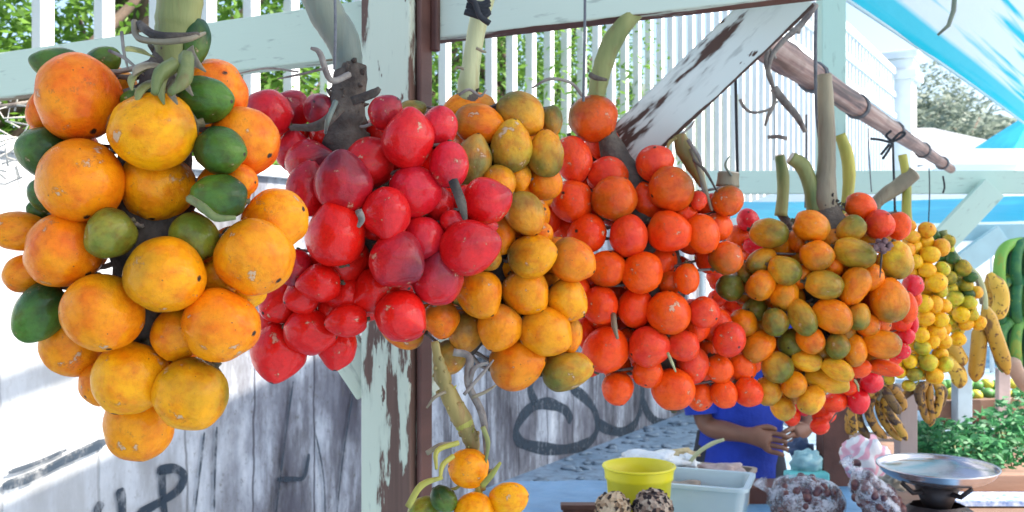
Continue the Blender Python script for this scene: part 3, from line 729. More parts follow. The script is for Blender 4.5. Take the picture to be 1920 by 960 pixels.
bunch('leftmost bunch of large round orange and green palm fruit on a thick green stalk', .84, .07, [
 (148, 183, 83, 77, 'o', 300), (291, 247, 81, 72, 'Y', 195), (151, 341, 79, 78, 'O', 290), (476, 482, 72, 73, 'O', 320), (309, 515, 78, 69, 'Yg', 355),
 (193, 587, 74, 73, 'O', 290), (412, 611, 72, 67, 'O', 350), (360, 739, 69, 69, 'Yg', 235), (379, 188, 59, 43, 'G', 355), (415, 283, 50, 43, 'G', 350), (206, 439, 47, 44, 'Gy', 215), (75, 584, 45, 57, 'G', 240),
 (243, 708, 71, 69, 'Y', 255), (460, 264, 64, 64, 'o', 330), (516, 414, 66, 57, 'Y', 20), (122, 470, 70, 70, 'O', 320), (294, 350, 66, 66, 'Yg', 270), (261, 797, 69, 64, 'O', 275),
 (364, 447, 46, 43, 'Gy', 310), (408, 168, 57, 52, 'o'), (80, 283, 45, 45, 'G', 160), (88, 365, 34, 34, 'G'), (138, 642, 60, 58, 'O', 230), (412, 368, 50, 40, 'G', 170), (110, 125, 47, 34, 'G', 170), (192, 115, 36, 27, 'G', 20),
 (366, 77, 26, 46, 'G', 270), (332, 626, 43, 52, 'O'), (37, 433, 35, 50, 'O', 180), (55, 512, 36, 48, 'O', 200), (190, 718, 40, 42, 'O'), (267, 190, 36, 24, 'G', 180), (450, 338, 34, 30, 'o'), (410, 520, 35, 38, 'Y'), (467, 538, 36, 38, 'Y'), (75, 397, 24, 22, 'G'), (78, 208, 27, 38, 'o')],
 'O', 34, [([(340, -20), (333, 40), (326, 80), (322, 130), (310, 165)], [42, 41, 36, 30, 20], m_st_green, False)],
 ([(318, 90), (300, 180), (290, 320), (285, 460), (270, 600), (262, 700)], [26, 46, 74, 78, 58, 14]),
 strands=[([(355, 372, .70), (380, 388, .69), (405, 408, .69), (442, 408, .695)], .0032, m_st_green), ([(252, 40, .80), (258, 70, .79), (300, 78, .77), (350, 74, .77), (384, 62, .8)], .0028, m_st_brown), ([(262, 46, .80), (290, 66, .775), (330, 70, .77), (372, 64, .785)], .004, m_rachis),
 ([(330, 120, .74), (300, 140, .73), (290, 175, .72)], .006, m_st_green), ([(350, 105, .75), (345, 150, .73), (318, 175, .72)], .006, m_st_green), ([(228, 60, .8), (232, 95, .79), (240, 130, .79)], .0014, m_twig), ([(205, 95, .8), (235, 110, .79), (270, 140, .79)], .0016, m_twig),
 ([(560, 135, .85), (500, 128, .85), (430, 142, .85)], .001, m_twig), ([(610, 128, .86), (560, 140, .86), (520, 148, .86)], .0012, m_twig)], fillc='O')
bunch('bunch of deep red pointed palm fruit hanging left of the peeling post', 1.13, .08, [
 (644, 343, 48, 54, 'Rp', 95), (765, 261, 45, 52, 'R', 85), (880, 465, 54, 46, 'R', 15), (746, 487, 48, 48, 'Rp', 330), (794, 448, 38, 44, 'Rk', 300), (724, 401, 42, 48, 'R', 280), (693, 307, 48, 44, 'R', 35), (820, 524, 45, 47, 'Rp', 80), (778, 359, 46, 48, 'Rk', 100),
 (842, 310, 35, 44, 'Rk', 270), (629, 440, 55, 52, 'Rr', 100), (753, 594, 47, 43, 'Rr', 330), (523, 661, 48, 52, 'Rr', 260), (580, 622, 47, 41, 'Rr', 350), (914, 376, 40, 42, 'R', 20), (638, 490, 54, 44, 'Rr'), (705, 546, 44, 39, 'Rr', 220), (578, 355, 37, 48, 'Rp', 80), (578, 300, 45, 34, 'Rp', 10),
 (631, 650, 37, 38, 'Rr', 270), (652, 603, 36, 28, 'Rr'), (504, 212, 40, 42, 'Rp', 150), (545, 204, 34, 34, 'Rp'), (600, 206, 29, 27, 'Rp'), (722, 210, 31, 30, 'Rp', 40), (822, 238, 33, 38, 'Rk', 80), (822, 382, 27, 32, 'R'), (550, 285, 32, 36, 'Rp'), (847, 415, 20, 20, 'Rp'), (905, 425, 25, 22, 'R'),
 (600, 530, 38, 33, 'Rr'), (522, 567, 38, 34, 'Rr'), (565, 556, 30, 33, 'Rr'), (650, 555, 34, 30, 'Rr'), (503, 600, 18, 28, 'Rr'), (552, 500, 28, 32, 'Rp'), (540, 545, 30, 30, 'Rr'), (690, 575, 26, 24, 'Rr'), (620, 580, 24, 22, 'Rr')],
 'R', 46, [([(590, -30), (612, 25), (640, 70), (652, 110), (655, 150)], [34, 33, 32, 28, 26], m_st_blue, False)],
 ([(660, 120), (652, 190), (650, 260), (680, 340), (700, 440), (660, 540)], [28, 34, 42, 52, 40, 20]),
 strands=[([(655, 140, 1.02), (620, 150, 1.0), (600, 100, 1.0), (583, 90, 1.0)], .0035, m_twig), ([(640, 200, 1.02), (600, 235, 1.02), (545, 240, 1.03)], .006, m_rachis), ([(660, 190, 1.02), (700, 175, 1.02), (712, 165, 1.02)], .005, m_rachis),
 ([(850, 340, 1.02), (865, 380, 1.01), (872, 410, 1.02)], .006, m_rachis), ([(672, 395, .98), (678, 410, .985), (672, 425, .99)], .004, m_twig), ([(630, 190, 1.01), (615, 225, 1.0), (610, 250, 1.02)], .003, m_st_blue)], fillc='Rr')
bunch('bunch of speckled ochre yellow palm fruit on a pale stalk right of the peeling post', 1.24, .06, [
 (896, 234, 45, 35, 'Mo', 350), (957, 276, 37, 47, 'Mg', 80), (1022, 290, 31, 41, 'Mg', 90), (999, 480, 44, 38, 'M', 10), (986, 547, 41, 43, 'M', 310), (1022, 622, 47, 43, 'M', 330), (969, 683, 48, 45, 'Mo', 10), (1062, 695, 45, 36, 'Mg', 10), (902, 553, 40, 41, 'M', 300), (983, 401, 35, 41, 'Mg', 300),
 (1073, 487, 38, 41, 'Mo', 330), (1064, 563, 37, 37, 'M', 320), (976, 215, 44, 38, 'Mg', 320), (880, 207, 48, 32, 'Mo'), (935, 614, 41, 41, 'M', 250), (884, 304, 34, 46, 'Mb', 75), (935, 347, 29, 36, 'M'), (1022, 341, 32, 29, 'Mo'), (972, 332, 23, 28, 'M'), (942, 440, 24, 34, 'Mo'), (827, 600, 32, 32, 'Mo', 280), (758, 621, 38, 31, 'Mo'),
 (874, 622, 33, 37, 'Md', 260), (843, 671, 31, 28, 'Md', 250), (868, 541, 30, 32, 'Mb'), (1070, 627, 20, 32, 'M'), (1035, 227, 19, 28, 'Md'), (915, 480, 24, 26, 'Md'), (770, 205, 30, 16, 'Mb'), (960, 500, 30, 30, 'M'), (1010, 440, 26, 26, 'Mo')],
 'M', 36, [([(920, -40), (905, 10), (893, 60), (885, 110), (878, 160), (876, 190)], [20, 19, 17, 17, 20, 18], m_st_pale, False)],
 ([(878, 170), (900, 260), (930, 380), (930, 500), (900, 610), (850, 690)], [16, 24, 34, 34, 26, 12]),
 strands=[([(893, 90, 1.2), (905, 96, 1.2), (912, 98, 1.2)], .002, m_st_brown), ([(870, 130, 1.2), (858, 126, 1.2), (852, 132, 1.2)], .002, m_st_brown), ([(860, 178, 1.18), (880, 168, 1.18), (900, 180, 1.18), (912, 168, 1.18)], .002, m_twig)], fillc='Mo')
b = MB()
for k in range(5):
    ys_ = 4 + k * 6; b.tube(spline(px([(875 + random.uniform(-4, 6), ys_ - 6), (888, ys_ + random.uniform(-4, 6)), (905, ys_ + 4), (918, ys_ - 2 + random.uniform(-5, 10))], 1.2), 4), .004, 6)
b.tube(spline(px([(878, -5), (890, 5), (900, 30), (918, 44)], 1.19), 5), .004, 6)
tag(b.build('cloth_tie', m_dark), 'black cloth strip knotted round the pale stalk at the top', 'tie')
bunch('bunch of round coral red palm fruit with curved stalk below the white brace', 1.42, .07, [
 (1111, 223, 43, 42, 'Cb', 320), (1150, 373, 41, 40, 'Cb', 60), (1259, 354, 39, 40, 'Cb', 200), (1254, 435, 40, 37, 'C', 330), (1179, 443, 39, 35, 'Cp', 300), (1316, 438, 31, 37, 'Co', 300), (1101, 439, 36, 35, 'C'), (1204, 510, 36, 37, 'Co', 320), (1138, 504, 34, 35, 'Co', 80), (1254, 587, 39, 38, 'Co', 90),
 (1136, 657, 39, 43, 'C', 70), (1219, 650, 37, 35, 'Cp', 200), (1262, 731, 39, 38, 'Co', 95), (1074, 377, 37, 38, 'C'), (1214, 380, 33, 38, 'C', 110), (1229, 306, 35, 32, 'Cp'), (1125, 570, 32, 36, 'C', 270), (1190, 578, 31, 38, 'C', 90), (1282, 648, 29, 31, 'Cp', 300), (1299, 683, 29, 34, 'Cp'),
 (1347, 425, 24, 28, 'Co'), (1364, 376, 28, 27, 'Cb', 270), (1360, 484, 30, 30, 'Cb', 45), (1347, 690, 24, 28, 'Co', 300), (1357, 737, 24, 27, 'Co', 300), (1402, 735, 26, 28, 'C', 320), (1313, 741, 25, 27, 'Co'), (1319, 585, 28, 28, 'Cp'), (1368, 636, 29, 30, 'Cp'), (1159, 728, 30, 28, 'Co', 280),
 (1076, 298, 30, 45, 'Cp', 280), (1140, 330, 38, 33, 'Cp'), (1178, 325, 22, 26, 'Cp'), (1030, 402, 22, 36, 'C'), (1062, 427, 28, 30, 'C'), (1288, 521, 22, 29, 'Co'), (1256, 530, 21, 22, 'Cb'), (1240, 490, 30, 28, 'C'), (1305, 610, 24, 29, 'C'), (1327, 662, 20, 26, 'Co'), (1215, 700, 28, 26, 'Co'), (1158, 690, 26, 26, 'Co'), (1175, 640, 22, 26, 'C'),
 (1098, 625, 18, 32, 'C'), (1105, 680, 24, 24, 'C'), (1390, 690, 26, 26, 'Co'), (1110, 610, 24, 24, 'C'), (1285, 400, 22, 22, 'C'), (1080, 540, 24, 26, 'C'), (1310, 376, 14, 18, 'Cp')],
 'C', 95, [([(1212, 12), (1185, 30), (1150, 75), (1132, 120), (1122, 158), (1118, 185)], [11, 16, 19, 19, 17, 15], m_st_green, True), ([(1272, 252), (1284, 280), (1302, 312), (1318, 350)], [11, 18, 16, 6], m_st_knob, False), ([(1366, 325), (1364, 350)], [20, 22], m_st_brown, True)],
 ([(1118, 175), (1140, 260), (1200, 400), (1230, 520), (1240, 620), (1260, 700)], [12, 20, 48, 52, 44, 16]),
 strands=[([(1252, 662, 1.30), (1260, 680, 1.29), (1267, 697, 1.30)], .0022, m_st_pale), ([(1150, 590, 1.33), (1152, 612, 1.30), (1158, 635, 1.29)], .004, m_st_brown), ([(1092, 180, 1.34), (1070, 155, 1.33), (1030, 148, 1.32), (998, 165, 1.32)], .0025, m_twig),
 ([(1296, 280, 1.4), (1315, 330, 1.38), (1335, 395, 1.38)], .004, m_st_brown), ([(1290, 262, 1.4), (1312, 300, 1.39), (1316, 345, 1.38), (1330, 380, 1.38)], .003, m_twig), ([(1280, 250, 1.4), (1296, 236, 1.4), (1302, 226, 1.4)], .002, m_twig), ([(1300, 300, 1.38), (1322, 320, 1.37), (1345, 360, 1.37)], .0025, m_rachis), ([(1268, 258, 1.4), (1255, 268, 1.4), (1250, 282, 1.4)], .003, m_st_knob), ([(1372, 330, 1.4), (1360, 310, 1.4), (1368, 292, 1.4)], .002, m_st_blue), ([(1106, 140, 1.38), (1118, 146, 1.375), (1138, 150, 1.38)], .004, m_rachis)], fillc='C')
bunch('dense bunch of oval orange and olive green palm fruit under the thick brown stalk', 1.50, .085, [
 (1443, 436, 36, 27, 'Vg', 350), (1521, 424, 33, 28, 'V', 340), (1532, 480, 30, 28, 'V', 300), (1470, 506, 31, 25, 'Vg', 340), (1601, 475, 38, 27, 'Vg', 340), (1543, 534, 35, 25, 'Vg', 350), (1602, 537, 25, 36, 'V', 65), (1504, 596, 23, 36, 'Vg', 300), (1560, 592, 38, 28, 'V', 330), (1666, 563, 33, 43, 'V', 280),
 (1597, 429, 28, 23, 'Vg', 50), (1427, 535, 24, 31, 'V', 240), (1471, 555, 25, 28, 'V', 240), (1424, 649, 34, 25, 'V', 215), (1456, 689, 27, 28, 'Vg', 315), (1571, 650, 22, 24, 'Vd', 240), (1654, 645, 36, 25, 'V', 355), (1521, 637, 28, 24, 'Vo', 300), (1440, 733, 23, 26, 'Vy', 280), (1489, 722, 23, 23, 'V', 300), (1521, 750, 30, 22, 'Vy', 215), (1468, 766, 20, 24, 'Vy', 300),
 (1547, 713, 42, 19, 'Vy', 345), (1570, 692, 30, 18, 'Vy', 335), (1513, 677, 29, 18, 'Vy', 350), (1369, 539, 24, 25, 'Vd', 150), (1393, 608, 25, 28, 'V', 250), (1453, 604, 25, 24, 'Vd', 290), (1484, 641, 24, 24, 'Vg'), (1614, 388, 29, 24, 'Co', 350), (1650, 421, 28, 25, 'Cp'), (1684, 423, 22, 26, 'Co'), (1680, 487, 29, 34, 'Vy', 270), (1610, 594, 20, 26, 'Vg'),
 (1640, 601, 26, 24, 'Vo'), (1602, 656, 20, 30, 'V'), (1428, 490, 31, 21, 'Vg', 210), (1396, 510, 15, 20, 'Vd'), (1417, 580, 22, 22, 'Vg'), (1497, 450, 18, 22, 'Vo'), (1660, 690, 30, 14, 'Co', 350), (1500, 520, 20, 22, 'Vo'), (1560, 500, 20, 20, 'Vo'), (1630, 520, 22, 24, 'Vo'), (1540, 660, 20, 20, 'V'), (1580, 620, 22, 20, 'V'), (1625, 610, 20, 22, 'Vo'), (1700, 575, 18, 30, 'Co'), (1610, 690, 24, 18, 'Co')],
 'V', 75, [([(1546, 140), (1548, 190), (1550, 250), (1550, 310), (1545, 370), (1555, 410)], [13, 15, 16, 17, 24, 22], m_st_brown, False),
  ([(1483, 296), (1505, 312), (1520, 350), (1528, 400)], [12, 15, 14, 15], m_st_green, True)],
 ([(1550, 380), (1555, 450), (1550, 540), (1530, 620), (1500, 700)], [20, 44, 52, 40, 16]),
 strands=[([(1655, 455, 1.44), (1652, 490, 1.41), (1650, 520, 1.42)], .0016, m_rachis)], fillc='V')
lb_ = bpy.data.objects['palm_fruit_bunch']
for k, (x, y, dx, dy, w_) in enumerate([(300, 120, -50, 22, 16), (292, 150, -34, 46, 14), (340, 120, 22, 60, 14), (312, 130, -4, 66, 16), (352, 95, 34, 40, 13), (280, 100, -44, -4, 13), (325, 150, 8, 46, 12), (270, 130, -22, 40, 12)]):
    b = MB(); A_ = at(x, y, .80 - .004 * (k % 3)); B_ = at(x + dx, y + dy, .755); n_ = 7; vs = []
    sd_ = (B_ - A_).cross(V3_(0, -1, 0)).normalized() if False else Vector((-(B_ - A_).z, 0, (B_ - A_).x)).normalized()
    for i in range(n_):
        t = i / (n_ - 1); p = A_.lerp(B_, t) + Vector((0, -.012 * math.sin(t * 3.1), 0)); ww = w_ * .8 / F * (1 - t ** 1.6) + .0006
        for q, o_ in ((-1, 0), (-.5, -.35), (.0, -.5), (.5, -.35), (1, 0)): vs.append(p + sd_ * ww * q + Vector((0, o_ * ww, 0)))
        for q, o_ in ((1, .25), (.0, -.2), (-1, .25)): vs.append(p + sd_ * ww * q * .96 + Vector((0, o_ * ww + .0008, 0)))
    m8 = 8
    b.add(vs, [(i * m8 + j, i * m8 + (j + 1) % m8, (i + 1) * m8 + (j + 1) % m8, (i + 1) * m8 + j) for i in range(n_ - 1) for j in range(m8)], True)
    b.build('husk_flap', m_st_green if k % 2 else m_st_brown, lb_)
# dried flower on that bunch
fr = empty('dried_flower', at(1655, 465, 1.40), 'shrivelled pinkish brown dried flower stuck on the olive bunch', 'flower')
b = MB()
for k in range(22):
    a = random.uniform(0, 6.28); r_ = random.uniform(2, 17); c3 = at(1655 + math.cos(a) * r_, 462 + math.sin(a) * r_ * .7, 1.40 + random.uniform(-.006, .006)); b.sphere(c3, .005, 8, 5, (1, .6, .8), bump=.5)
b.build('petals', simple('dried_petals', (.30, .16, .14), .8, .6, 60, .6, c2=(.09, .04, .05)), fr)
bunch('small crimson palm fruit bunch hanging below and behind the olive bunch', 1.74, .05, [
 (1609, 752, 20, 23, 'p', 280), (1633, 717, 21, 20, 'p', 345), (1538, 799, 18, 15, 'r'), (1541, 780, 19, 16, 'r'), (1565, 755, 25, 18, 'r'), (1592, 723, 15, 17, 'r'), (1615, 698, 18, 15, 'r'), (1643, 683, 20, 16, 'r'), (1691, 658, 14, 15, 'p'), (1713, 607, 9, 19, 'p'), (1712, 535, 19, 19, 'p'), (1484, 783, 16, 14, 'r'), (1690, 600, 20, 20, 'r'), (1672, 668, 18, 18, 'r'), (1700, 630, 14, 16, 'p'), (1588, 745, 16, 16, 'r'), (1714, 560, 14, 16, 'Co')],
 'r', 20, [([(1462, 292), (1468, 330), (1468, 365), (1464, 405)], [9, 12, 11, 12], m_st_green, True)], ([(1464, 400), (1520, 480), (1590, 600), (1610, 690)], [8, 9, 8, 5]),
 strands=[([(1602, 712, 1.68), (1608, 722, 1.68), (1610, 734, 1.68)], .0022, m_st_pale)])
bunch('crimson fruit bunch half hidden between the coral and olive bunches', 1.72, .03, [(1402, 412, 20, 20, 'p'), (1415, 461, 22, 15, 'p'), (1385, 447, 22, 27, 'Co'), (1424, 440, 16, 16, 'p'), (1345, 560, 16, 16, 'r'), (1355, 600, 18, 20, 'r'), (1400, 560, 18, 18, 'Cb'), (1372, 575, 20, 20, 'r'), (1395, 640, 20, 22, 'r'), (1410, 680, 20, 20, 'Co'), (1340, 520, 14, 18, 'r')],
 'r', 12, [([(1575, 252), (1588, 290), (1592, 330), (1588, 375), (1580, 410)], [10, 12, 12, 10, 9], m_st_yel, False)], ([(1580, 400), (1500, 440), (1430, 480), (1390, 600)], [7, 7, 6, 4]), cal=False)
bunch('bunch of small bright yellow palm fruit near the right edge', 1.95, .05, [
 (1738, 431, 14, 15, 'ya'), (1735, 453, 15, 14, 'y'), (1711, 444, 15, 11, 'ya'), (1713, 464, 13, 14, 'y'), (1742, 478, 18, 15, 'y'), (1766, 463, 14, 16, 'ya'), (1716, 490, 13, 13, 'y'), (1706, 509, 12, 13, 'y'), (1737, 506, 16, 13, 'y'), (1766, 505, 12, 13, 'yg'), (1755, 530, 18, 17, 'y'), (1736, 537, 15, 14, 'y'), (1731, 570, 15, 16, 'y'), (1752, 570, 14, 17, 'y'), (1770, 573, 13, 12, 'y'),
 (1735, 597, 17, 13, 'y'), (1764, 599, 15, 13, 'y'), (1755, 623, 18, 16, 'y'), (1727, 628, 13, 15, 'y'), (1770, 640, 13, 13, 'y'), (1730, 652, 15, 13, 'yg'), (1712, 646, 9, 11, 'y'), (1746, 640, 14, 13, 'y'), (1680, 681, 11, 9, 'y'), (1706, 678, 11, 13, 'y'), (1740, 679, 17, 15, 'yg'), (1752, 705, 17, 14, 'y'), (1687, 698, 11, 10, 'y'), (1715, 702, 15, 12, 'yo'), (1666, 709, 11, 10, 'yg'), (1703, 723, 12, 10, 'yg'), (1772, 684, 13, 14, 'yg'), (1720, 520, 12, 12, 'y'), (1712, 545, 12, 13, 'y'), (1725, 610, 12, 12, 'y'), (1745, 550, 14, 13, 'y'), (1702, 470, 12, 14, 'ya'), (1704, 425, 12, 12, 'ya'), (1722, 668, 12, 12, 'y'), (1764, 545, 12, 12, 'yg'), (1695, 690, 12, 12, 'y'), (1730, 700, 12, 12, 'y')],
 'y', 40, [([(1712, 325), (1690, 345), (1665, 362), (1645, 378), (1640, 392)], [15, 15, 14, 12, 10], m_st_brown, True), ([(1692, 290), (1700, 340), (1700, 400), (1706, 440)], [8, 8, 9, 9], m_st_yel, False)], ([(1706, 430), (1730, 500), (1740, 600), (1730, 690)], [8, 8, 7, 5]), cal=False, twigs=False, rmat=m_st_yel)
bunch('bunch of tiny dark green to yellow fruit at the right end of the row', 2.15, .04, [
 (1753, 441, 10, 9, 'yd'), (1778, 452, 12, 12, 'yo'), (1785, 484, 11, 11, 'yd'), (1806, 502, 14, 14, 'yo'), (1819, 519, 13, 10, 'yd'), (1810, 535, 13, 13, 'yo'), (1791, 560, 14, 13, 'yg'), (1818, 568, 14, 12, 'yg'), (1815, 552, 12, 9, 'yd'), (1802, 590, 14, 15, 'y'), (1810, 607, 14, 12, 'y'), (1835, 605, 12, 13, 'y'), (1796, 635, 13, 12, 'y'), (1780, 520, 12, 13, 'yo'), (1793, 505, 11, 11, 'yd'), (1782, 542, 12, 12, 'yg'), (1774, 500, 12, 12, 'yo'), (1832, 548, 10, 12, 'ya'), (1790, 605, 12, 12, 'yg'), (1765, 478, 11, 11, 'yd'), (1770, 617, 12, 12, 'y'), (1800, 575, 11, 11, 'yg'), (1785, 580, 12, 12, 'y'), (1824, 590, 10, 10, 'yg')],
 'yg', 24, [([(1768, 432), (1776, 470)], [7, 8], m_st_green, False)], ([(1776, 460), (1796, 520), (1805, 600)], [7, 7, 5]), cal=False, twigs=False, rmat=m_st_yel)
bunch('nearly stripped bunch with a few yellow fruit hanging in front of the graffiti wall', 1.05, .02, [
 (880, 879, 37, 33, 'Y', 170), (954, 934, 37, 29, 'Y', 10), (890, 962, 38, 34, 'Y', 200), (832, 936, 26, 22, 'G', 320), (795, 958, 30, 24, 'Gy', 200)],
 'Y', 0, [([(815, 640), (825, 690), (842, 740), (868, 790), (885, 830), (892, 870), (905, 920)], [7, 12, 17, 18, 14, 9, 7], m_st_knob, False)],
 ([(842, 740), (868, 790), (885, 830), (895, 880), (900, 960)], [12, 16, 13, 8, 6]), rmat=m_st_yel, twigs=2,
 strands=[([(870, 740, 1.04), (905, 700, 1.05), (925, 675, 1.06)], .0022, m_twig), ([(850, 660, 1.06), (880, 670, 1.06), (878, 720, 1.05), (905, 780, 1.04), (912, 860, 1.04)], .0045, m_twig), ([(885, 745, 1.04), (910, 735, 1.04), (930, 722, 1.04)], .002, m_st_brown), ([(880, 720, 1.05), (890, 690, 1.05), (915, 680, 1.05)], .003, m_twig),
 ([(860, 830, 1.02), (820, 845, 1.01), (818, 880, 1.0)], .003, m_st_yel), ([(850, 855, 1.02), (830, 872, 1.01), (825, 900, 1.0)], .003, m_st_yel), ([(905, 910, 1.02), (922, 890, 1.01), (938, 868, 1.0)], .0035, m_st_yel), ([(800, 850, 1.02), (825, 835, 1.02), (850, 830, 1.03)], .003, m_st_brown), ([(765, 950, 1.0), (790, 910, 1.0), (830, 895, 1.0)], .004, m_st_yel), ([(905, 800, 1.03), (915, 830, 1.03), (910, 870, 1.03)], .003, m_st_green),
 ([(835, 735, 1.03), (815, 745, 1.02), (800, 765, 1.02)], .002, m_st_brown)])
# ---------------------------------------------------------------- bananas
def ban_mat(name, a, b_, spot, amt):
    M = Mt(name, .5, .35); n = M.noise(30, None, 4); n2 = M.noise(90, None, 3); oi_ = M.n('ShaderNodeObjectInfo')
    c = M.ramp(M.math('ADD', M.math('MULTIPLY', n, .5), M.math('MULTIPLY', oi_.outputs['Random'], .5)), [(.3, a), (.7, b_)])
    c = M.mix(M.ramp(n2, [(.68 - amt * .2, 0), (.72 - amt * .2, .9)]), c, spot); c = M.mix(M.ramp(M.noise(18, M.map((1, 1, .6), (4, 4, 4)), 4), [(.62 - amt * .15, 0), (.66 - amt * .15, .8)]), c, spot)
    M.color(c); return M.m
mb_y = ban_mat('ripe_banana', (.55, .28, .03), (.78, .46, .06), (.14, .05, .02), .35)
mb_b = ban_mat('overripe_banana', (.38, .17, .025), (.60, .32, .04), (.045, .02, .015), .75)
mb_g = ban_mat('green_banana', (.02, .13, .05), (.20, .42, .07), (.3, .34, .05), .1)
def banana(root, pts, r, mat, Y):
    P = spline([at(x, y, Y + (q[0] if q else 0)) for x, y, *q in pts], 6); n = len(P)
    rr = []
    for i in range(n):
        t = i / (n - 1); rr.append(r * Y / F * (.28 + .72 * min(1, t * 5)) * (1 if t < .8 else max(.22, 1 - ((t - .8) / .2) ** 2 * .78)))
    b = MB(); b.tube(P, rr, 7); return b.build('banana', mat, root)
def hand(label, Y, lst, mat, r, crown=None, cat='bananas'):
    root = empty('banana_hand', at(lst[0][0][0], lst[0][0][1], Y), label, cat, 'hanging bananas')
    for pts in lst: banana(root, pts, r, mat, Y)
    if crown:
        b = MB(); b.tube(spline([at(x, y, Y) for x, y in crown], 4), 5 * Y / F, 8); b.build('crown', m_st_brown, root)
    return root
hand('cluster of overripe brown streaked bananas below the crimson bunch', 1.95, [
 [(1655, 735), (1665, 770), (1685, 800), (1700, 826)], [(1650, 735), (1650, 770, .02), (1665, 800, .02), (1690, 826, .02)], [(1645, 735), (1628, 765), (1640, 800), (1662, 822)], [(1640, 740), (1610, 765, .02), (1612, 795, .02), (1630, 822, .02)], [(1648, 735), (1612, 745, -.02), (1598, 775, -.02), (1605, 812, -.02)], [(1655, 722, -.02), (1665, 742, -.03), (1678, 762, -.03), (1688, 776, -.03)], [(1660, 715), (1680, 735, .03), (1692, 755, .03), (1690, 772, .03)], [(1640, 745), (1598, 770, .05), (1592, 800, .05), (1600, 815, .05)]], mb_b, 9, [(1655, 700), (1655, 730), (1645, 750)])
hand('dried blackened banana tuft hanging under the yellow fruit', 2.1, [
 [(1742, 715), (1728, 735), (1732, 770), (1742, 795)], [(1745, 715), (1742, 745), (1746, 775), (1744, 800)], [(1750, 715), (1762, 735), (1758, 765), (1750, 785)], [(1738, 718, -.02), (1722, 730, -.02), (1724, 750, -.02), (1730, 760, -.02)], [(1752, 716, .02), (1768, 732, .02), (1766, 750, .02), (1760, 765, .02)], [(1740, 715), (1715, 728), (1690, 745), (1672, 752)]], mb_b, 8, [(1745, 690), (1745, 715)])
hb = hand('three spotted ripe bananas pointing down right of the yellow fruit', 2.3, [
 [(1845, 570), (1858, 610), (1872, 650), (1890, 702)], [(1838, 600, .02), (1836, 640, .02), (1832, 680, .02), (1828, 716, .02)], [(1762, 668), (1780, 680), (1796, 700), (1800, 728)], [(1776, 640), (1788, 655), (1798, 672), (1806, 686)]], mb_y, 15, [(1795, 500), (1830, 520), (1842, 570)])
hand('curved ripe yellow banana hanging against green bananas', 2.5, [[(1856, 512), (1875, 545), (1876, 575), (1862, 598)], [(1854, 514, .03), (1862, 545, .04), (1862, 570, .04), (1852, 590, .04)]], mb_y, 15)
b = MB(); b.tube(spline(px([(1780, 460), (1800, 488), (1832, 515), (1846, 550), (1848, 580)], 2.28), 4), .006, 8); b.build('stem', m_st_pale, hb)
gb = []
for ty in (455, 520, 600):
    for k in range(6):
        x0_ = 1882 + k * 13; gb.append([(1915 + k * 5, ty - 8, .03 * (k % 2)), (x0_, ty + 14, .03 * (k % 2) - .02), (x0_ - 8 + k * 2, ty + 55, .03 * (k % 2) - .03), (x0_ - 2 + k * 2, ty + 98, .03 * (k % 2) - .01)])
hand('large bunch of green bananas hanging at the right picture edge', 2.7, gb, mb_g, 11, [(1945, 420), (1948, 520), (1950, 660)])
hand('pinkish plantain tip at the right picture edge', 2.45, [[(1935, 740), (1915, 712), (1903, 690), (1898, 670)]], simple('plantain_skin', (.5, .3, .2), .5, .2, 20, .1), 14)
# ---------------------------------------------------------------- person behind the table
def skinned(name, J, E, mat, parent, root, sub=2):
    me = bpy.data.meshes.new(name); names = list(J)
    me.from_pydata([J[k][0] for k in names], [(names.index(a), names.index(b_)) for a, b_ in E], []) if False else me.from_pydata([tuple(J[k][0]) for k in names], [(names.index(a), names.index(b_)) for a, b_ in E], [])
    o = bpy.data.objects.new(name, me); col.objects.link(o); me.materials.append(mat)
    md = o.modifiers.new('skin', 'SKIN'); md.use_smooth_shade = True
    for i, k in enumerate(names):
        r_ = J[k][1]; me.skin_vertices[0].data[i].radius = r_ if isinstance(r_, tuple) else (r_, r_)
        me.skin_vertices[0].data[i].use_root = (k == root)
    s_ = o.modifiers.new('sub', 'SUBSURF'); s_.levels = sub; s_.render_levels = sub
    if parent: o.parent = parent; o.matrix_parent_inverse = inv(parent)
    return o
px0 = .83; py0 = 3.52
per = empty('person', (px0, py0, 0), 'person in a blue T-shirt with bare forearms, hands working together behind the table', 'person')
V3 = Vector
J = {'pelvis': (V3((px0, py0, .93)), .12), 'waist': (V3((px0, py0, 1.08)), .105), 'chest': (V3((px0 + .01, py0 - .01, 1.27)), .12), 'neck': (V3((px0 + .02, py0 - .02, 1.44)), .052), 'jaw': (V3((px0 + .03, py0 - .045, 1.52)), .062), 'skull': (V3((px0 + .03, py0 - .035, 1.61)), .082), 'crown': (V3((px0 + .03, py0 - .02, 1.67)), .045)}
E = [('pelvis', 'waist'), ('waist', 'chest'), ('chest', 'neck'), ('neck', 'jaw'), ('jaw', 'skull'), ('skull', 'crown')]
hR = at(1428, 822, 3.30); hL = at(1484, 818, 3.34)
shR = V3((px0 - .165, py0, 1.36)); shL = V3((px0 + .185, py0, 1.36)); elR = at(1322, 800, 3.46); elL = V3((1.08, 3.50, 1.05))
wrR = at(1402, 817, 3.31); wrL = at(1512, 806, 3.40)
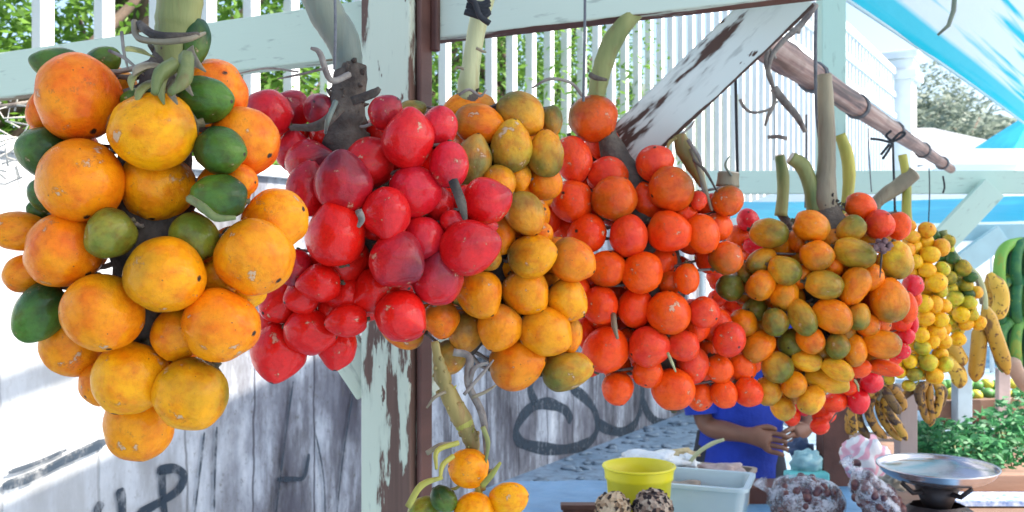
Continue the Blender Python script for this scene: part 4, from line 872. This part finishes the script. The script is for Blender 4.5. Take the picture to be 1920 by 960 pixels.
for sd_, sh, el, wr, hd in (('r', shR, elR, wrR, hR), ('l', shL, elL, wrL, hL)):
    J['sh' + sd_] = (sh, .06); J['el' + sd_] = (el, .041); J['fm' + sd_] = (el.lerp(wr, .35), .041); J['wr' + sd_] = (wr, .025)
    dd = (hd - wr).normalized(); up_ = V3((0, -.35, -1)); up_ = (up_ - dd * up_.dot(dd)).normalized()
    J['pm' + sd_] = (wr + dd * .05, .032); E += [('chest', 'sh' + sd_), ('sh' + sd_, 'el' + sd_), ('el' + sd_, 'fm' + sd_), ('fm' + sd_, 'wr' + sd_), ('wr' + sd_, 'pm' + sd_)]
    for k in range(4):
        a0 = wr + dd * .075 + up_ * (.021 * (k - 1.2)); ln = [.040, .046, .043, .033][k]
        a1 = a0 + dd * ln + V3((0, -.006, 0)); a2 = a1 + (dd * .8 + up_ * .25 + V3((0, .5, 0))).normalized() * ln * .75
        J[f'k{k}{sd_}'] = (a0, .0105); J[f'f{k}{sd_}'] = (a1, .009); J[f't{k}{sd_}'] = (a2, .0075)
        E += [('pm' + sd_, f'k{k}{sd_}'), (f'k{k}{sd_}', f'f{k}{sd_}'), (f'f{k}{sd_}', f't{k}{sd_}')]
    t0 = wr + dd * .03 - up_ * .032; t1 = t0 + dd * .035 - up_ * .012; t2 = t1 + dd * .03 + up_ * .006
    J['th' + sd_] = (t0, .013); J['ti' + sd_] = (t1, .011); J['tt' + sd_] = (t2, .0085); E += [('pm' + sd_, 'th' + sd_), ('th' + sd_, 'ti' + sd_), ('ti' + sd_, 'tt' + sd_)]
for sg, sd_ in ((-1, 'r'), (1, 'l')):
    J['hp' + sd_] = (V3((px0 + sg * .09, py0, .88)), .085); J['kn' + sd_] = (V3((px0 + sg * .11, py0 - .02, .48)), .055); J['an' + sd_] = (V3((px0 + sg * .12, py0 + .02, .09)), .036); J['to' + sd_] = (V3((px0 + sg * .13, py0 - .14, .035)), .033)
    E += [('pelvis', 'hp' + sd_), ('hp' + sd_, 'kn' + sd_), ('kn' + sd_, 'an' + sd_), ('an' + sd_, 'to' + sd_)]
body = skinned('body', J, E, m_skin, per, 'pelvis')
def loft(b, rings, n=20):
    vs = []
    for (c, rx, ry, ax) in rings:
        c = V3(c); d = V3(ax).normalized(); a = V3((1, 0, 0)); a = (a - d * a.dot(d)).normalized(); q = d.cross(a)
        for k in range(n):
            t = 2 * math.pi * k / n; f = 1 + .05 * math.sin(t * 5 + c.z * 16) + .03 * math.sin(t * 9 - c.z * 31)
            vs.append(c + a * math.cos(t) * rx * f + q * math.sin(t) * ry * f)
    b.add(vs, [(i * n + k, i * n + (k + 1) % n, (i + 1) * n + (k + 1) % n, (i + 1) * n + k) for i in range(len(rings) - 1) for k in range(n)], True)
b = MB(); zz = (0, 0, 1)
loft(b, [((px0 + .0, py0, .72), .165, .125, zz), ((px0, py0, .85), .158, .13, zz), ((px0 + .005, py0 - .005, .97), .15, .135, zz), ((px0 + .005, py0 - .005, 1.08), .152, .135, zz), ((px0 + .01, py0 - .005, 1.22), .172, .135, zz), ((px0 + .01, py0, 1.33), .185, .12, zz), ((px0 + .01, py0, 1.39), .15, .095, zz), ((px0 + .02, py0 - .01, 1.43), .08, .075, zz), ((px0 + .02, py0 - .01, 1.445), .07, .07, zz)])
for sh, el in ((shR, elR), (shL, elL)):
    d = (el - sh).normalized(); inn = sh.lerp(V3((px0, py0, 1.33)), .4)
    P = [inn, sh, sh.lerp(el, .3), sh.lerp(el, .6), sh.lerp(el, .88)]
    b.tube(P, [.07, .078, .075, .07, .066], 18, caps=False)
b.build('shirt', m_cloth, per)
b = MB()
for sg in (-1, 1):
    b.tube([(px0 + sg * .075, py0, .95), (px0 + sg * .09, py0, .8), (px0 + sg * .11, py0 - .02, .48), (px0 + sg * .12, py0 + .01, .12)], [.075, .088, .07, .06], 18)
b.build('trousers', m_trous, per)
b = MB(); b.sphere((px0 + .03, py0 - .012, 1.635), .094, 18, 12, (1, 1.05, .85), bump=.06); b.build('hair', m_hair, per)
b = MB(); hx_ = V3((px0 + .03, py0 - .13, 1.585)); b.tube([hx_ + V3((0, .02, .03)), hx_ + V3((0, -.008, 0)), hx_ + V3((0, .01, -.01))], [.008, .013, .009], 8); b.build('nose', m_skin, per)
for sg in (-1, 1):
    b = MB(); b.sphere(hx_ + V3((sg * .03, .018, .02)), .010, 10, 7, (1.2, .6, .7)); b.build('eye', simple('eye_dark', (.03, .02, .02), .2, .1, 3, 0), per)
    b = MB(); b.sphere((px0 + .03 + sg * .09, py0 - .035, 1.585), .025, 10, 7, (.35, .7, 1.1)); b.build('ear', m_skin, per)
b = MB(); b.sphere(hx_ + V3((0, .02, -.04)), .02, 12, 6, (1.2, .4, .3)); b.build('mouth', simple('lips', (.2, .07, .06), .5, .1, 3, 0), per)
# ---------------------------------------------------------------- table and what lies on it
TZ = .93
tb = empty('market_table', (1.0, 2.4, 0), 'long low timber market table covered with blue oilcloth', 'table')
b = MB(); b.box((1.15, 2.25, TZ - .02), (2.3, 1.2, .04)); b.build('tabletop', m_tim, tb, .004)
b = MB()
nu, nv = 40, 20; vs = []
for i in range(nu + 1):
    for j in range(nv + 1):
        x = -.02 + 1.05 * i / nu; y = 1.63 + 1.2 * j / nv; vs.append((x, y, TZ + .006 + .006 * max(0, mnoise.noise(V3((x * 7, y * 7, 0))))))
b.add(vs, [(i * (nv + 1) + j, (i + 1) * (nv + 1) + j, (i + 1) * (nv + 1) + j + 1, i * (nv + 1) + j + 1) for i in range(nu) for j in range(nv)], True)
tag(b.build('oilcloth', m_tablec), 'creased blue oilcloth covering the near end of the table', 'cloth')
for x in (.06, 2.24):
    for y in (1.72, 2.78):
        b = MB(); b.box((x, y, (TZ - .04) / 2), (.06, .06, TZ - .04)); b.build('leg', m_tim, tb)
# yellow tub
c = at(1198, 862, 2.05); c.z = 0; r0 = 66 * 2.05 / F
tz = at(1198, 873, 2.05).z
tub = empty('yellow_bucket', (c.x, c.y, TZ + .01), 'bright yellow plastic bucket open at the top', 'bucket')
h = tz - TZ - .012
b = MB(); b.lathe([(0, TZ + .012), (r0 * .74, TZ + .012), (r0 * .92, tz - .028), (r0 * .97, tz - .026), (r0 * .97, tz - .02), (r0, tz - .004), (r0, tz), (r0 * .955, tz), (r0 * .9, tz - .03), (r0 * .70, TZ + .02), (0, TZ + .02)], (c.x, c.y, 0), 48)
b.build('body', m_yel, tub)
b = MB(); b.tube([(c.x + r0 * 1.01 * math.cos(t), c.y + r0 * 1.01 * math.sin(t), tz - .001) for t in [k * math.pi / 16 for k in range(33)]], .003, 8); b.build('rim', m_yel, tub)
# spiky speckled balls
M = Mt('speckled_rind', .7, .3); vo = M.n('ShaderNodeTexVoronoi'); vo.inputs['Scale'].default_value = 130; M.l(M.tc.outputs['Object'], vo.inputs[0])
M.color(M.ramp(vo.outputs['Color'], [(.3, (.04, .025, .02)), (.42, (.36, .22, .12)), (.7, (.62, .46, .30))])); M.bump(vo.outputs[0], .8, .006); m_speck = M.m
M = Mt('dark_speckled_rind', .7, .3); vo = M.n('ShaderNodeTexVoronoi'); vo.inputs['Scale'].default_value = 130; M.l(M.tc.outputs['Object'], vo.inputs[0])
M.color(M.ramp(vo.outputs['Color'], [(.40, (.03, .02, .02)), (.52, (.26, .16, .11)), (.8, (.52, .40, .30))])); M.bump(vo.outputs[0], .8, .006); m_speck2 = M.m
for x, y, r_, m_, lb in ((1150, 956, 34, m_speck, 'round tan speckled scaly fruit in front of the yellow bucket'), (1224, 954, 37, m_speck2, 'round dark speckled scaly fruit in front of the yellow bucket')):
    b = MB(); p = at(x, y, 1.88); b.sphere(p, r_ * 1.88 / F, 28, 18, bump=.10)
    for k in range(130):
        v = V3((random.gauss(0, 1), random.gauss(0, 1), random.gauss(0, 1))).normalized(); q = p + v * r_ * 1.88 / F * .98; b.sphere(q, .0036, 6, 4)
    tag(b.build('scaly_fruit', m_), lb, 'fruit', 'scaly fruit by the bucket')
    # rests on a small heap tray
bx = at(1187, 956, 1.88); b = MB(); zt = at(0, 989, 1.88).z; b.box((bx.x, bx.y, (TZ + .012 + zt) / 2), (.17, .1, zt - TZ - .014)); tag(b.build('wooden_block', m_tim, None, .004), 'small wooden block carrying the two scaly fruit', 'block')
b = MB(); b.box(at(1088, 949, 2.2), (.09, .03, .012)); b.box(at(1088, 949, 2.2) + V3((0, 0, -.012)), (.08, .025, .012)); o = b.build('wood_scrap', m_brown, None, .002); tag(o, 'small flat piece of brown wood left of the scaly fruit', 'wood')
b = MB(); p = at(1088, 950, 2.2); b.box((p.x, p.y, (TZ + .012 + p.z - .02) / 2), (.1, .08, p.z - .022 - TZ - .012)); tag(b.build('stone_block', simple('blue_grey_stone', (.25, .32, .4), .8, .2, 10)), 'blue grey block under the piece of wood', 'block')
# plastic box
def opentub(name, c, lx, ly, h, rz, mat, label, cat, th=.004, taper=.82):
    t = empty(name, (c.x, c.y, c.z), label, cat, rz=rz); b = MB()
    def ring(sx, sy, z, k=8, rr=.02):
        out = []
        for (qx, qy, a0) in ((1, 1, 0), (-1, 1, 90), (-1, -1, 180), (1, -1, 270)):
            for i in range(k + 1):
                a = R(a0 + 90 * i / k); out.append((qx * (sx - rr) + rr * math.cos(a), qy * (sy - rr) + rr * math.sin(a), z))
        return out
    rings = [ring(lx * taper, ly * taper, 0), ring(lx, ly, h - .008), ring(lx + .008, ly + .008, h - .008), ring(lx + .008, ly + .008, h), ring(lx - th, ly - th, h), ring(lx * taper - th, ly * taper - th, th)]
    n = len(rings[0]); vs = [v for r_ in rings for v in r_]
    b.add(vs, [(i * n + k, i * n + (k + 1) % n, (i + 1) * n + (k + 1) % n, (i + 1) * n + k) for i in range(len(rings) - 1) for k in range(n)] + [tuple(range(n))[::-1], tuple((len(rings) - 1) * n + k for k in range(n))], False)
    b.build('box', mat, t, world=False); return t
c = at(1318, 985, 2.25); c.z = TZ + .012; ht = at(0, 895, 2.25).z - c.z
t = opentub('plastic_box', c, .105, .085, ht, R(-20), m_tub, 'translucent pale plastic box with bags inside, right of the yellow bucket', 'box')
for k, (dx, dy, dz, lx, ly, lz, mm, lb) in enumerate([(-.02, .0, ht * .45, .08, .05, .025, m_film, 'crumpled white plastic bag lying inside the plastic box'), (.045, -.03, ht * .62, .035, .03, .022, m_film, 'small white bag in the right corner of the plastic box'), (-.03, .04, ht * .7, .055, .03, .022, m_card, 'brown paper packet inside the plastic box')]):
    b = MB(); b.sphere((c.x + dx, c.y + dy, c.z + dz), 1, 24, 16, (lx, ly, lz), bump=.5); tag(b.build('bag', mm), lb, 'bag')
# white film over things behind the bucket
def blob(name, x, y, Y, sx, sy, sz, mat, label, cat, bump=.5, res=26):
    b = MB(); b.sphere(at(x, y, Y), 1, res, res * 2 // 3, (sx, sy, sz), bump=bump); return tag(b.build(name, mat), label, cat)
blob('plastic_bag', 1215, 868, 2.45, .085, .06, .028, m_film, 'crumpled white plastic bag behind the yellow bucket', 'bag', .7)
blob('plastic_bag', 1288, 868, 2.5, .03, .03, .02, m_film, 'small white plastic bag left of the spoon handle', 'bag', .7)
b = MB(); b.box((at(1240, 0, 2.48).x, 2.49, (TZ + .012 + at(0, 875, 2.48).z) / 2), (.18, .12, at(0, 875, 2.48).z - TZ - .014)); tag(b.build('crate', m_card, None, .004), 'cardboard box under the crumpled white bags', 'box')
blob('bread_packet', 1277, 851, 2.56, .045, .03, .012, simple('tan_packet', (.62, .48, .25), .6, .3, 20, .4), 'tan packet lying on the cardboard box', 'packet', .6)
# cardboard tray with wrapped goods
c = at(1355, 905, 2.6); c.z = TZ + .004
t = opentub('cardboard_tray', c, .075, .06, at(0, 880, 2.6).z - c.z, R(-25), m_card, 'shallow cardboard tray wrapped in clear film in front of the person', 'tray', .003, .95)
blob('wrapped_goods', 1352, 886, 2.58, .07, .05, .022, simple('pink_wrap', (.50, .36, .33), .3, .3, 14, .6), 'pale pinkish wrapped packet heaped in the cardboard tray', 'packet', .5)
b = MB(); b.tube(spline(px([(1292, 868), (1310, 848), (1335, 832), (1358, 824)], 2.45), 5), sint([.005, .0055, .006, .004], 5), 8, sq=.5)
tag(b.build('spoon_handle', simple('greenish_plastic', (.55, .56, .32), .4, .2, 9, .1)), 'pale green spoon handle sticking up beside the cardboard tray', 'spoon')
b = MB(); b.box(at(1420, 925, 2.62) + V3((0, 0, -.03)), (.17, .1, .12)); tag(b.build('dark_crate', m_brown, None, .004), 'dark brown wooden crate between the plastic box and the bagged fruit', 'crate')
b = MB(); b.box(at(1425, 906, 2.84), (.16, .012, .008)); tag(b.build('table_strip', m_film), 'thin pale strip along the rear edge of the table', 'strip')
b = MB(); p = at(1430, 972, 2.2); nu = 20; vs = []
for i in range(nu + 1):
    for j in range(nu + 1):
        x = p.x - .09 + .2 * i / nu; y = 2.05 + .32 * j / nu; vs.append((x, y, TZ + .03 + .02 * mnoise.noise(V3((x * 14, y * 14, 3))) - .02 * (2 * i / nu - 1) ** 2))
b.add(vs, [(i * (nu + 1) + j, (i + 1) * (nu + 1) + j, (i + 1) * (nu + 1) + j + 1, i * (nu + 1) + j + 1) for i in range(nu) for j in range(nu)], True)
tag(b.build('turquoise_cloth', m_turq), 'wrinkled turquoise cloth in front of the dark crate', 'cloth')
# bags of dark fruit
M = Mt('clear_bag', .12, .6); M.p.inputs['Base Color'].default_value = (.8, .82, .9, 1)
tr = M.n('ShaderNodeBsdfTransparent'); mx = M.n('ShaderNodeMixShader')
M.l(M.ramp(M.noise(40, None, 6, .75), [(.42, .08), (.6, .62)]), mx.inputs[0]); M.l(tr.outputs[0], mx.inputs[1]); M.l(M.p.outputs[0], mx.inputs[2]); M.l(mx.outputs[0], M.t.nodes['Material Output'].inputs[0])  # pale noise patches paint highlights and glare into the clear film
M.bump(M.noise(45, None, 5, .7), .9, .006); m_clear = M.m
m_dates = simple('dark_fruit_skin', (.17, .06, .05), .35, .6, 50, .2, c2=(.05, .02, .04))
def fruitbag(x, y, Y, sx, sy, sz, rot, label):
    p = at(x, y, Y); t = empty('bagged_fruit', p, label, 'bag of fruit'); Mr = Matrix.Rotation(rot, 3, 'Y')
    b = MB()
    for k in range(260):
        while True:
            v = V3((random.uniform(-1, 1), random.uniform(-1, 1), random.uniform(-1, 1)))
            if .5 < v.length < .92: break
        b.sphere(p + Mr @ V3((v.x * sx, v.y * sy, v.z * sz)), random.uniform(.008, .012), 8, 5)
    b.build('dark_fruits', m_dates, t)
    b = MB(); b.sphere(p, 1, 48, 32, (sx, sy, sz), Mr, bump=.22); b.build('clear_film', m_clear, t)
    b = MB(); q = p + Mr @ V3((-sx, 0, sz * .15)); b.tube([q + V3((.01, 0, 0)), q + V3((-.008, 0, .01)), q + V3((-.02, 0, .028))], [.012, .006, .018], 10); b.build('twisted_neck', m_clear, t)
fruitbag(1512, 940, 2.2, .088, .06, .060, R(6), 'long clear plastic bag full of purple brown fruit, left of its pair')
fruitbag(1648, 942, 2.12, .085, .05, .040, R(48), 'clear bag of purple brown fruit leaning against the kitchen scale')
b = MB(); b.box((at(1540, 0, 2.15).x, 2.13, (TZ + .004 + at(0, 985, 2.15).z) / 2), (.3, .16, max(.02, at(0, 985, 2.15).z - TZ - .004))); tag(b.build('low_crate', m_tim, None, .004), 'low timber crate carrying the two bags of dark fruit', 'crate')
blob('dark_plum', 1606, 869, 2.3, .011, .011, .011, m_dates, 'single dark round plum beside the pink printed bag', 'fruit', .05, 16)
# pink printed bag
M = Mt('pink_print_bag', .35, .5); n = M.n('ShaderNodeTexWave'); n.inputs['Scale'].default_value = 9; n.inputs['Distortion'].default_value = 22; M.l(M.tc.outputs['Object'], n.inputs[0])
M.color(M.ramp(n.outputs[1], [(.5, (.85, .83, .85)), (.8, (.82, .42, .52))])); M.bump(M.noise(20, None, 4), .5, .01)
b = MB(); p = at(1625, 862, 2.5); vs = []
b.sphere(p, 1, 26, 16, (.062, .03, .06), bump=.4); tag(b.build('printed_bag', M.m), 'white plastic bag with pink pattern behind the scale, beside the brown post', 'bag')
# teal bags behind
blob('teal_bag', 1512, 866, 2.78, .045, .03, .035, simple('pale_teal_film', (.34, .60, .64), .3, .3, 14, .5), 'teal plastic bag between the person and the brown post', 'bag', .5)
blob('blue_bundle', 1500, 842, 2.85, .035, .03, .03, simple('navy_cloth', (.05, .08, .16), .8, .3, 12), 'dark blue bundle behind the teal bag', 'bundle', .5)
for x_, y_, s_, lb in ((1512, 885, .04, 'teal packet under the teal bag'),):
    b = MB(); p = at(x_, y_, 2.76); b.box((p.x, p.y, (TZ + p.z) / 2 + .002), (.12, .05, p.z - TZ)); tag(b.build('teal_packet', m_turq, None, .006), lb, 'packet')
# weighing scale
sc_ = empty('weighing_scale', at(1757, 0, 2.2) * V3((1, 1, 0)) + V3((0, 0, TZ)), 'old kitchen scale with a wide shallow steel pan', 'scale')
pcn = at(1757, 868, 2.2); r_ = 105 * 2.2 / F; z1 = at(0, 873, 2.2).z
steel = simple('worn_steel', (.62, .58, .60), .22, .2, 12, .08, metal=.95)
b = MB(); prof = [(r_ * math.sin(t), z1 - .040 * math.cos(t) ** 1.0) for t in [k * math.pi / 2 / 14 for k in range(15)]] + [(r_ * 1.03, z1 + .002), (r_ * 1.03, z1 - .002), (r_ * .99, z1 - .006)] + [(r_ * math.sin(t) * .985, z1 - .004 - .040 * math.cos(t)) for t in [k * math.pi / 2 / 14 for k in range(13, -1, -1)]]
b.lathe(prof, (pcn.x, 2.2, 0), 64); b.build('pan', steel, sc_)
b = MB(); zb = z1 - .044
b.tube([(pcn.x, 2.2, zb - .002), (pcn.x, 2.2, zb - .05)], [.05, .03], 20)
for a in (0, 90, 180, 270):
    ca, sa = math.cos(R(a + 20)), math.sin(R(a + 20)); b.tube([(pcn.x, 2.2, zb - .012), (pcn.x + ca * .07, 2.2 + sa * .07, zb - .012), (pcn.x + ca * .1, 2.2 + sa * .1, zb + .012)], [.007, .006, .005], 8)
b.build('pan_support', m_iron, sc_)
b = MB(); z2 = zb - .045; ln = [((pcn.x, 2.2, TZ + .006), .13, .085, zz), ((pcn.x, 2.2, TZ + .03), .125, .08, zz), ((pcn.x, 2.2, z2 - .02), .09, .06, zz), ((pcn.x, 2.2, z2), .06, .045, zz)]
loft(b, ln, 28); b.build('base', m_iron, sc_)
b = MB(); b.tube([(pcn.x + .03, 2.125, zb - .07), (pcn.x + .03, 2.11, zb - .07)], [.03, .03], 24); b.build('dial', simple('dial_face', (.35, .25, .22), .4, .3, 30), sc_)
# things around the scale
blob('tied_bag', 1672, 905, 2.35, .03, .025, .02, simple('beige_bag', (.5, .46, .38), .5, .3, 20, .5), 'crumpled beige bag tucked left of the scale base', 'bag', .6)
b = MB(); b.box((1.0 + .55, 2.72, TZ + .03), (.8, .04, .05)); tag(b.build('timber_rail', m_tim, None, .004), 'raw timber rail along the table right of the scale', 'rail')
b = MB(); b.box((at(1868, 0, 2.6).x, 2.6, TZ + .012), (.26, .1, .014)); tag(b.build('printed_box', simple('blue_white_print', (.65, .72, .80), .5, .6, 60, .1, c2=(.1, .2, .5))), 'flat blue and white printed packet right of the scale', 'packet')
# vegetable stall
vt = empty('vegetable_table', (1.9, 3.5, 0), 'timber vegetable table heaped with greens at the right', 'table')
b = MB(); b.box((2.2, 3.6, .82), (1.7, 1.1, .04)); b.build('tabletop', m_tim, vt, .004)
for x in (1.42, 2.98):
    for y in (3.12, 4.08):
        b = MB(); b.box((x, y, .4), (.06, .06, .8)); b.build('leg', m_tim, vt)
beam('crate_rail', at(1745, 768, 3.95), at(1990, 758, 3.95), .03, .07, m_tim, vt)
beam('crate_rail', at(1745, 795, 4.0), at(1990, 785, 4.0), .03, .05, m_brown, vt)
beam('upright', at(1880, 815, 3.9), at(1880, 690, 3.9), .05, .03, simple('pinkish_board', (.5, .4, .38), .7, .3, 9), vt, (1, 0, 0))
bp = at(1698, 0, 3.0); b = MB(); b.box((bp.x, 3.0, .6), (.056, .05, 1.2)); tag(b.build('timber_post', simple('greyish_timber', (.46, .36, .33), .75, .3, 8, .4, stretch=(1, 1, .2)), None, .004), 'short greyish timber post behind the overripe bananas', 'post')
for k, (x, y, Y, sx, sz, lb) in enumerate([(1770, 818, 3.2, .12, .05, 'low heap of leafy greens behind the scale pan'), (1868, 822, 3.15, .12, .09, 'tall heap of dark leafy greens right of the scale pan'), (1930, 790, 3.3, .11, .10, 'leafy greens at the right picture edge'), (1820, 842, 3.05, .1, .05, 'small flat bundle of leafy greens nearest the scale pan'), (1725, 822, 3.35, .07, .05, 'greens bundle beside the greyish post')]):
    t = empty('leafy_greens', at(x, y, Y), lb, 'vegetables', 'heaps of leafy greens'); b = MB()
    leaves(b, at(x, y, Y), sx, .12, sz, 900, .016, .3); b.build('leaf_heap', m_veg, t)
    b = MB()
    for q in range(12):
        a = random.uniform(-.6, .6); p = at(x, y, Y) + V3((random.uniform(-sx, sx) * .6, random.uniform(-.05, .05), -sz)); b.tube([p, p + V3((a * .06, 0, sz * 1.2))], .003, 5)
    b.build('stems', m_st_green, t)
M_ = [('y', 'round yellow squash'), ('g', 'green squash')]
m_pap = simple('yellow_squash', (.65, .55, .06), .5, .3, 12, .1); m_pag = simple('green_squash', (.12, .32, .08), .5, .4, 12, .1)
i = 0
for x in range(1765, 1930, 17):
    for y in (738, 722):
        i += 1; mm = m_pap if (i * 7) % 3 == 0 else m_pag
        b = MB(); b.sphere(at(x + random.uniform(-3, 3), y + random.uniform(-3, 3), 4.05 + (738 - y) * .004), 1, 12, 8, (.03, .024, .022), Matrix.Rotation(random.uniform(-.8, .8), 3, 'Y'), .1)
        tag(b.build('squash', mm), 'small yellow squash in the crate behind the timber rail' if mm is m_pap else 'small green squash in the crate behind the timber rail', 'squash', 'yellow squash in the far crate' if mm is m_pap else 'green squash in the far crate')
b = MB(); b.box((at(1850, 0, 4.1).x, 4.16, at(0, 760, 4.1).z), (.62, .3, .03)); tag(b.build('crate_floor', m_tim), 'shallow timber crate floor under the squash', 'crate')
# dry twigs at the left edge
dt = empty('dry_twigs', at(25, 260, 2.4), 'tangle of bleached dry twigs at the left picture edge', 'twigs')
b = MB()
for k in range(46):
    p = at(random.uniform(-60, 50), random.uniform(180, 340), 2.4 + random.uniform(-.15, .15)); a = random.uniform(0, 6.28); q = p + V3((math.cos(a) * .09, random.uniform(-.05, .05), math.sin(a) * .07)); m_ = p.lerp(q, .5) + V3((random.uniform(-.02, .02), 0, random.uniform(-.02, .02)))
    b.tube([p, m_, q], [.0024, .002, .001], 5)
b.build('twig_tangle', simple('bleached_twig', (.62, .58, .52), .9, .3, 20, .3), dt)
b = MB(); b.tube(px([(-40, 205), (20, 198), (60, 192)], 2.3), .006, 7); b.build('branch', m_twig, dt)
# rubble at the foot of the wall
b = MB()
for k in range(200):
    x, z = wall_xz(random.uniform(960, 1340), 0); p = W0 + D1 * (x + random.uniform(-.3, .3)) + V3((.855, -.518, 0)) * random.uniform(.05, 1.5); s_ = random.uniform(.01, .04)
    b.sphere((p.x, p.y, s_ * .2), s_, 6, 4, (1.4, 1, .45), bump=1.2)
tag(b.build('rubble', simple('blue_grey_rubble', (.26, .34, .42), .9, .4, 5, .4)), 'loose blue grey rubble along the foot of the graffiti wall', 'rubble', kind='stuff')
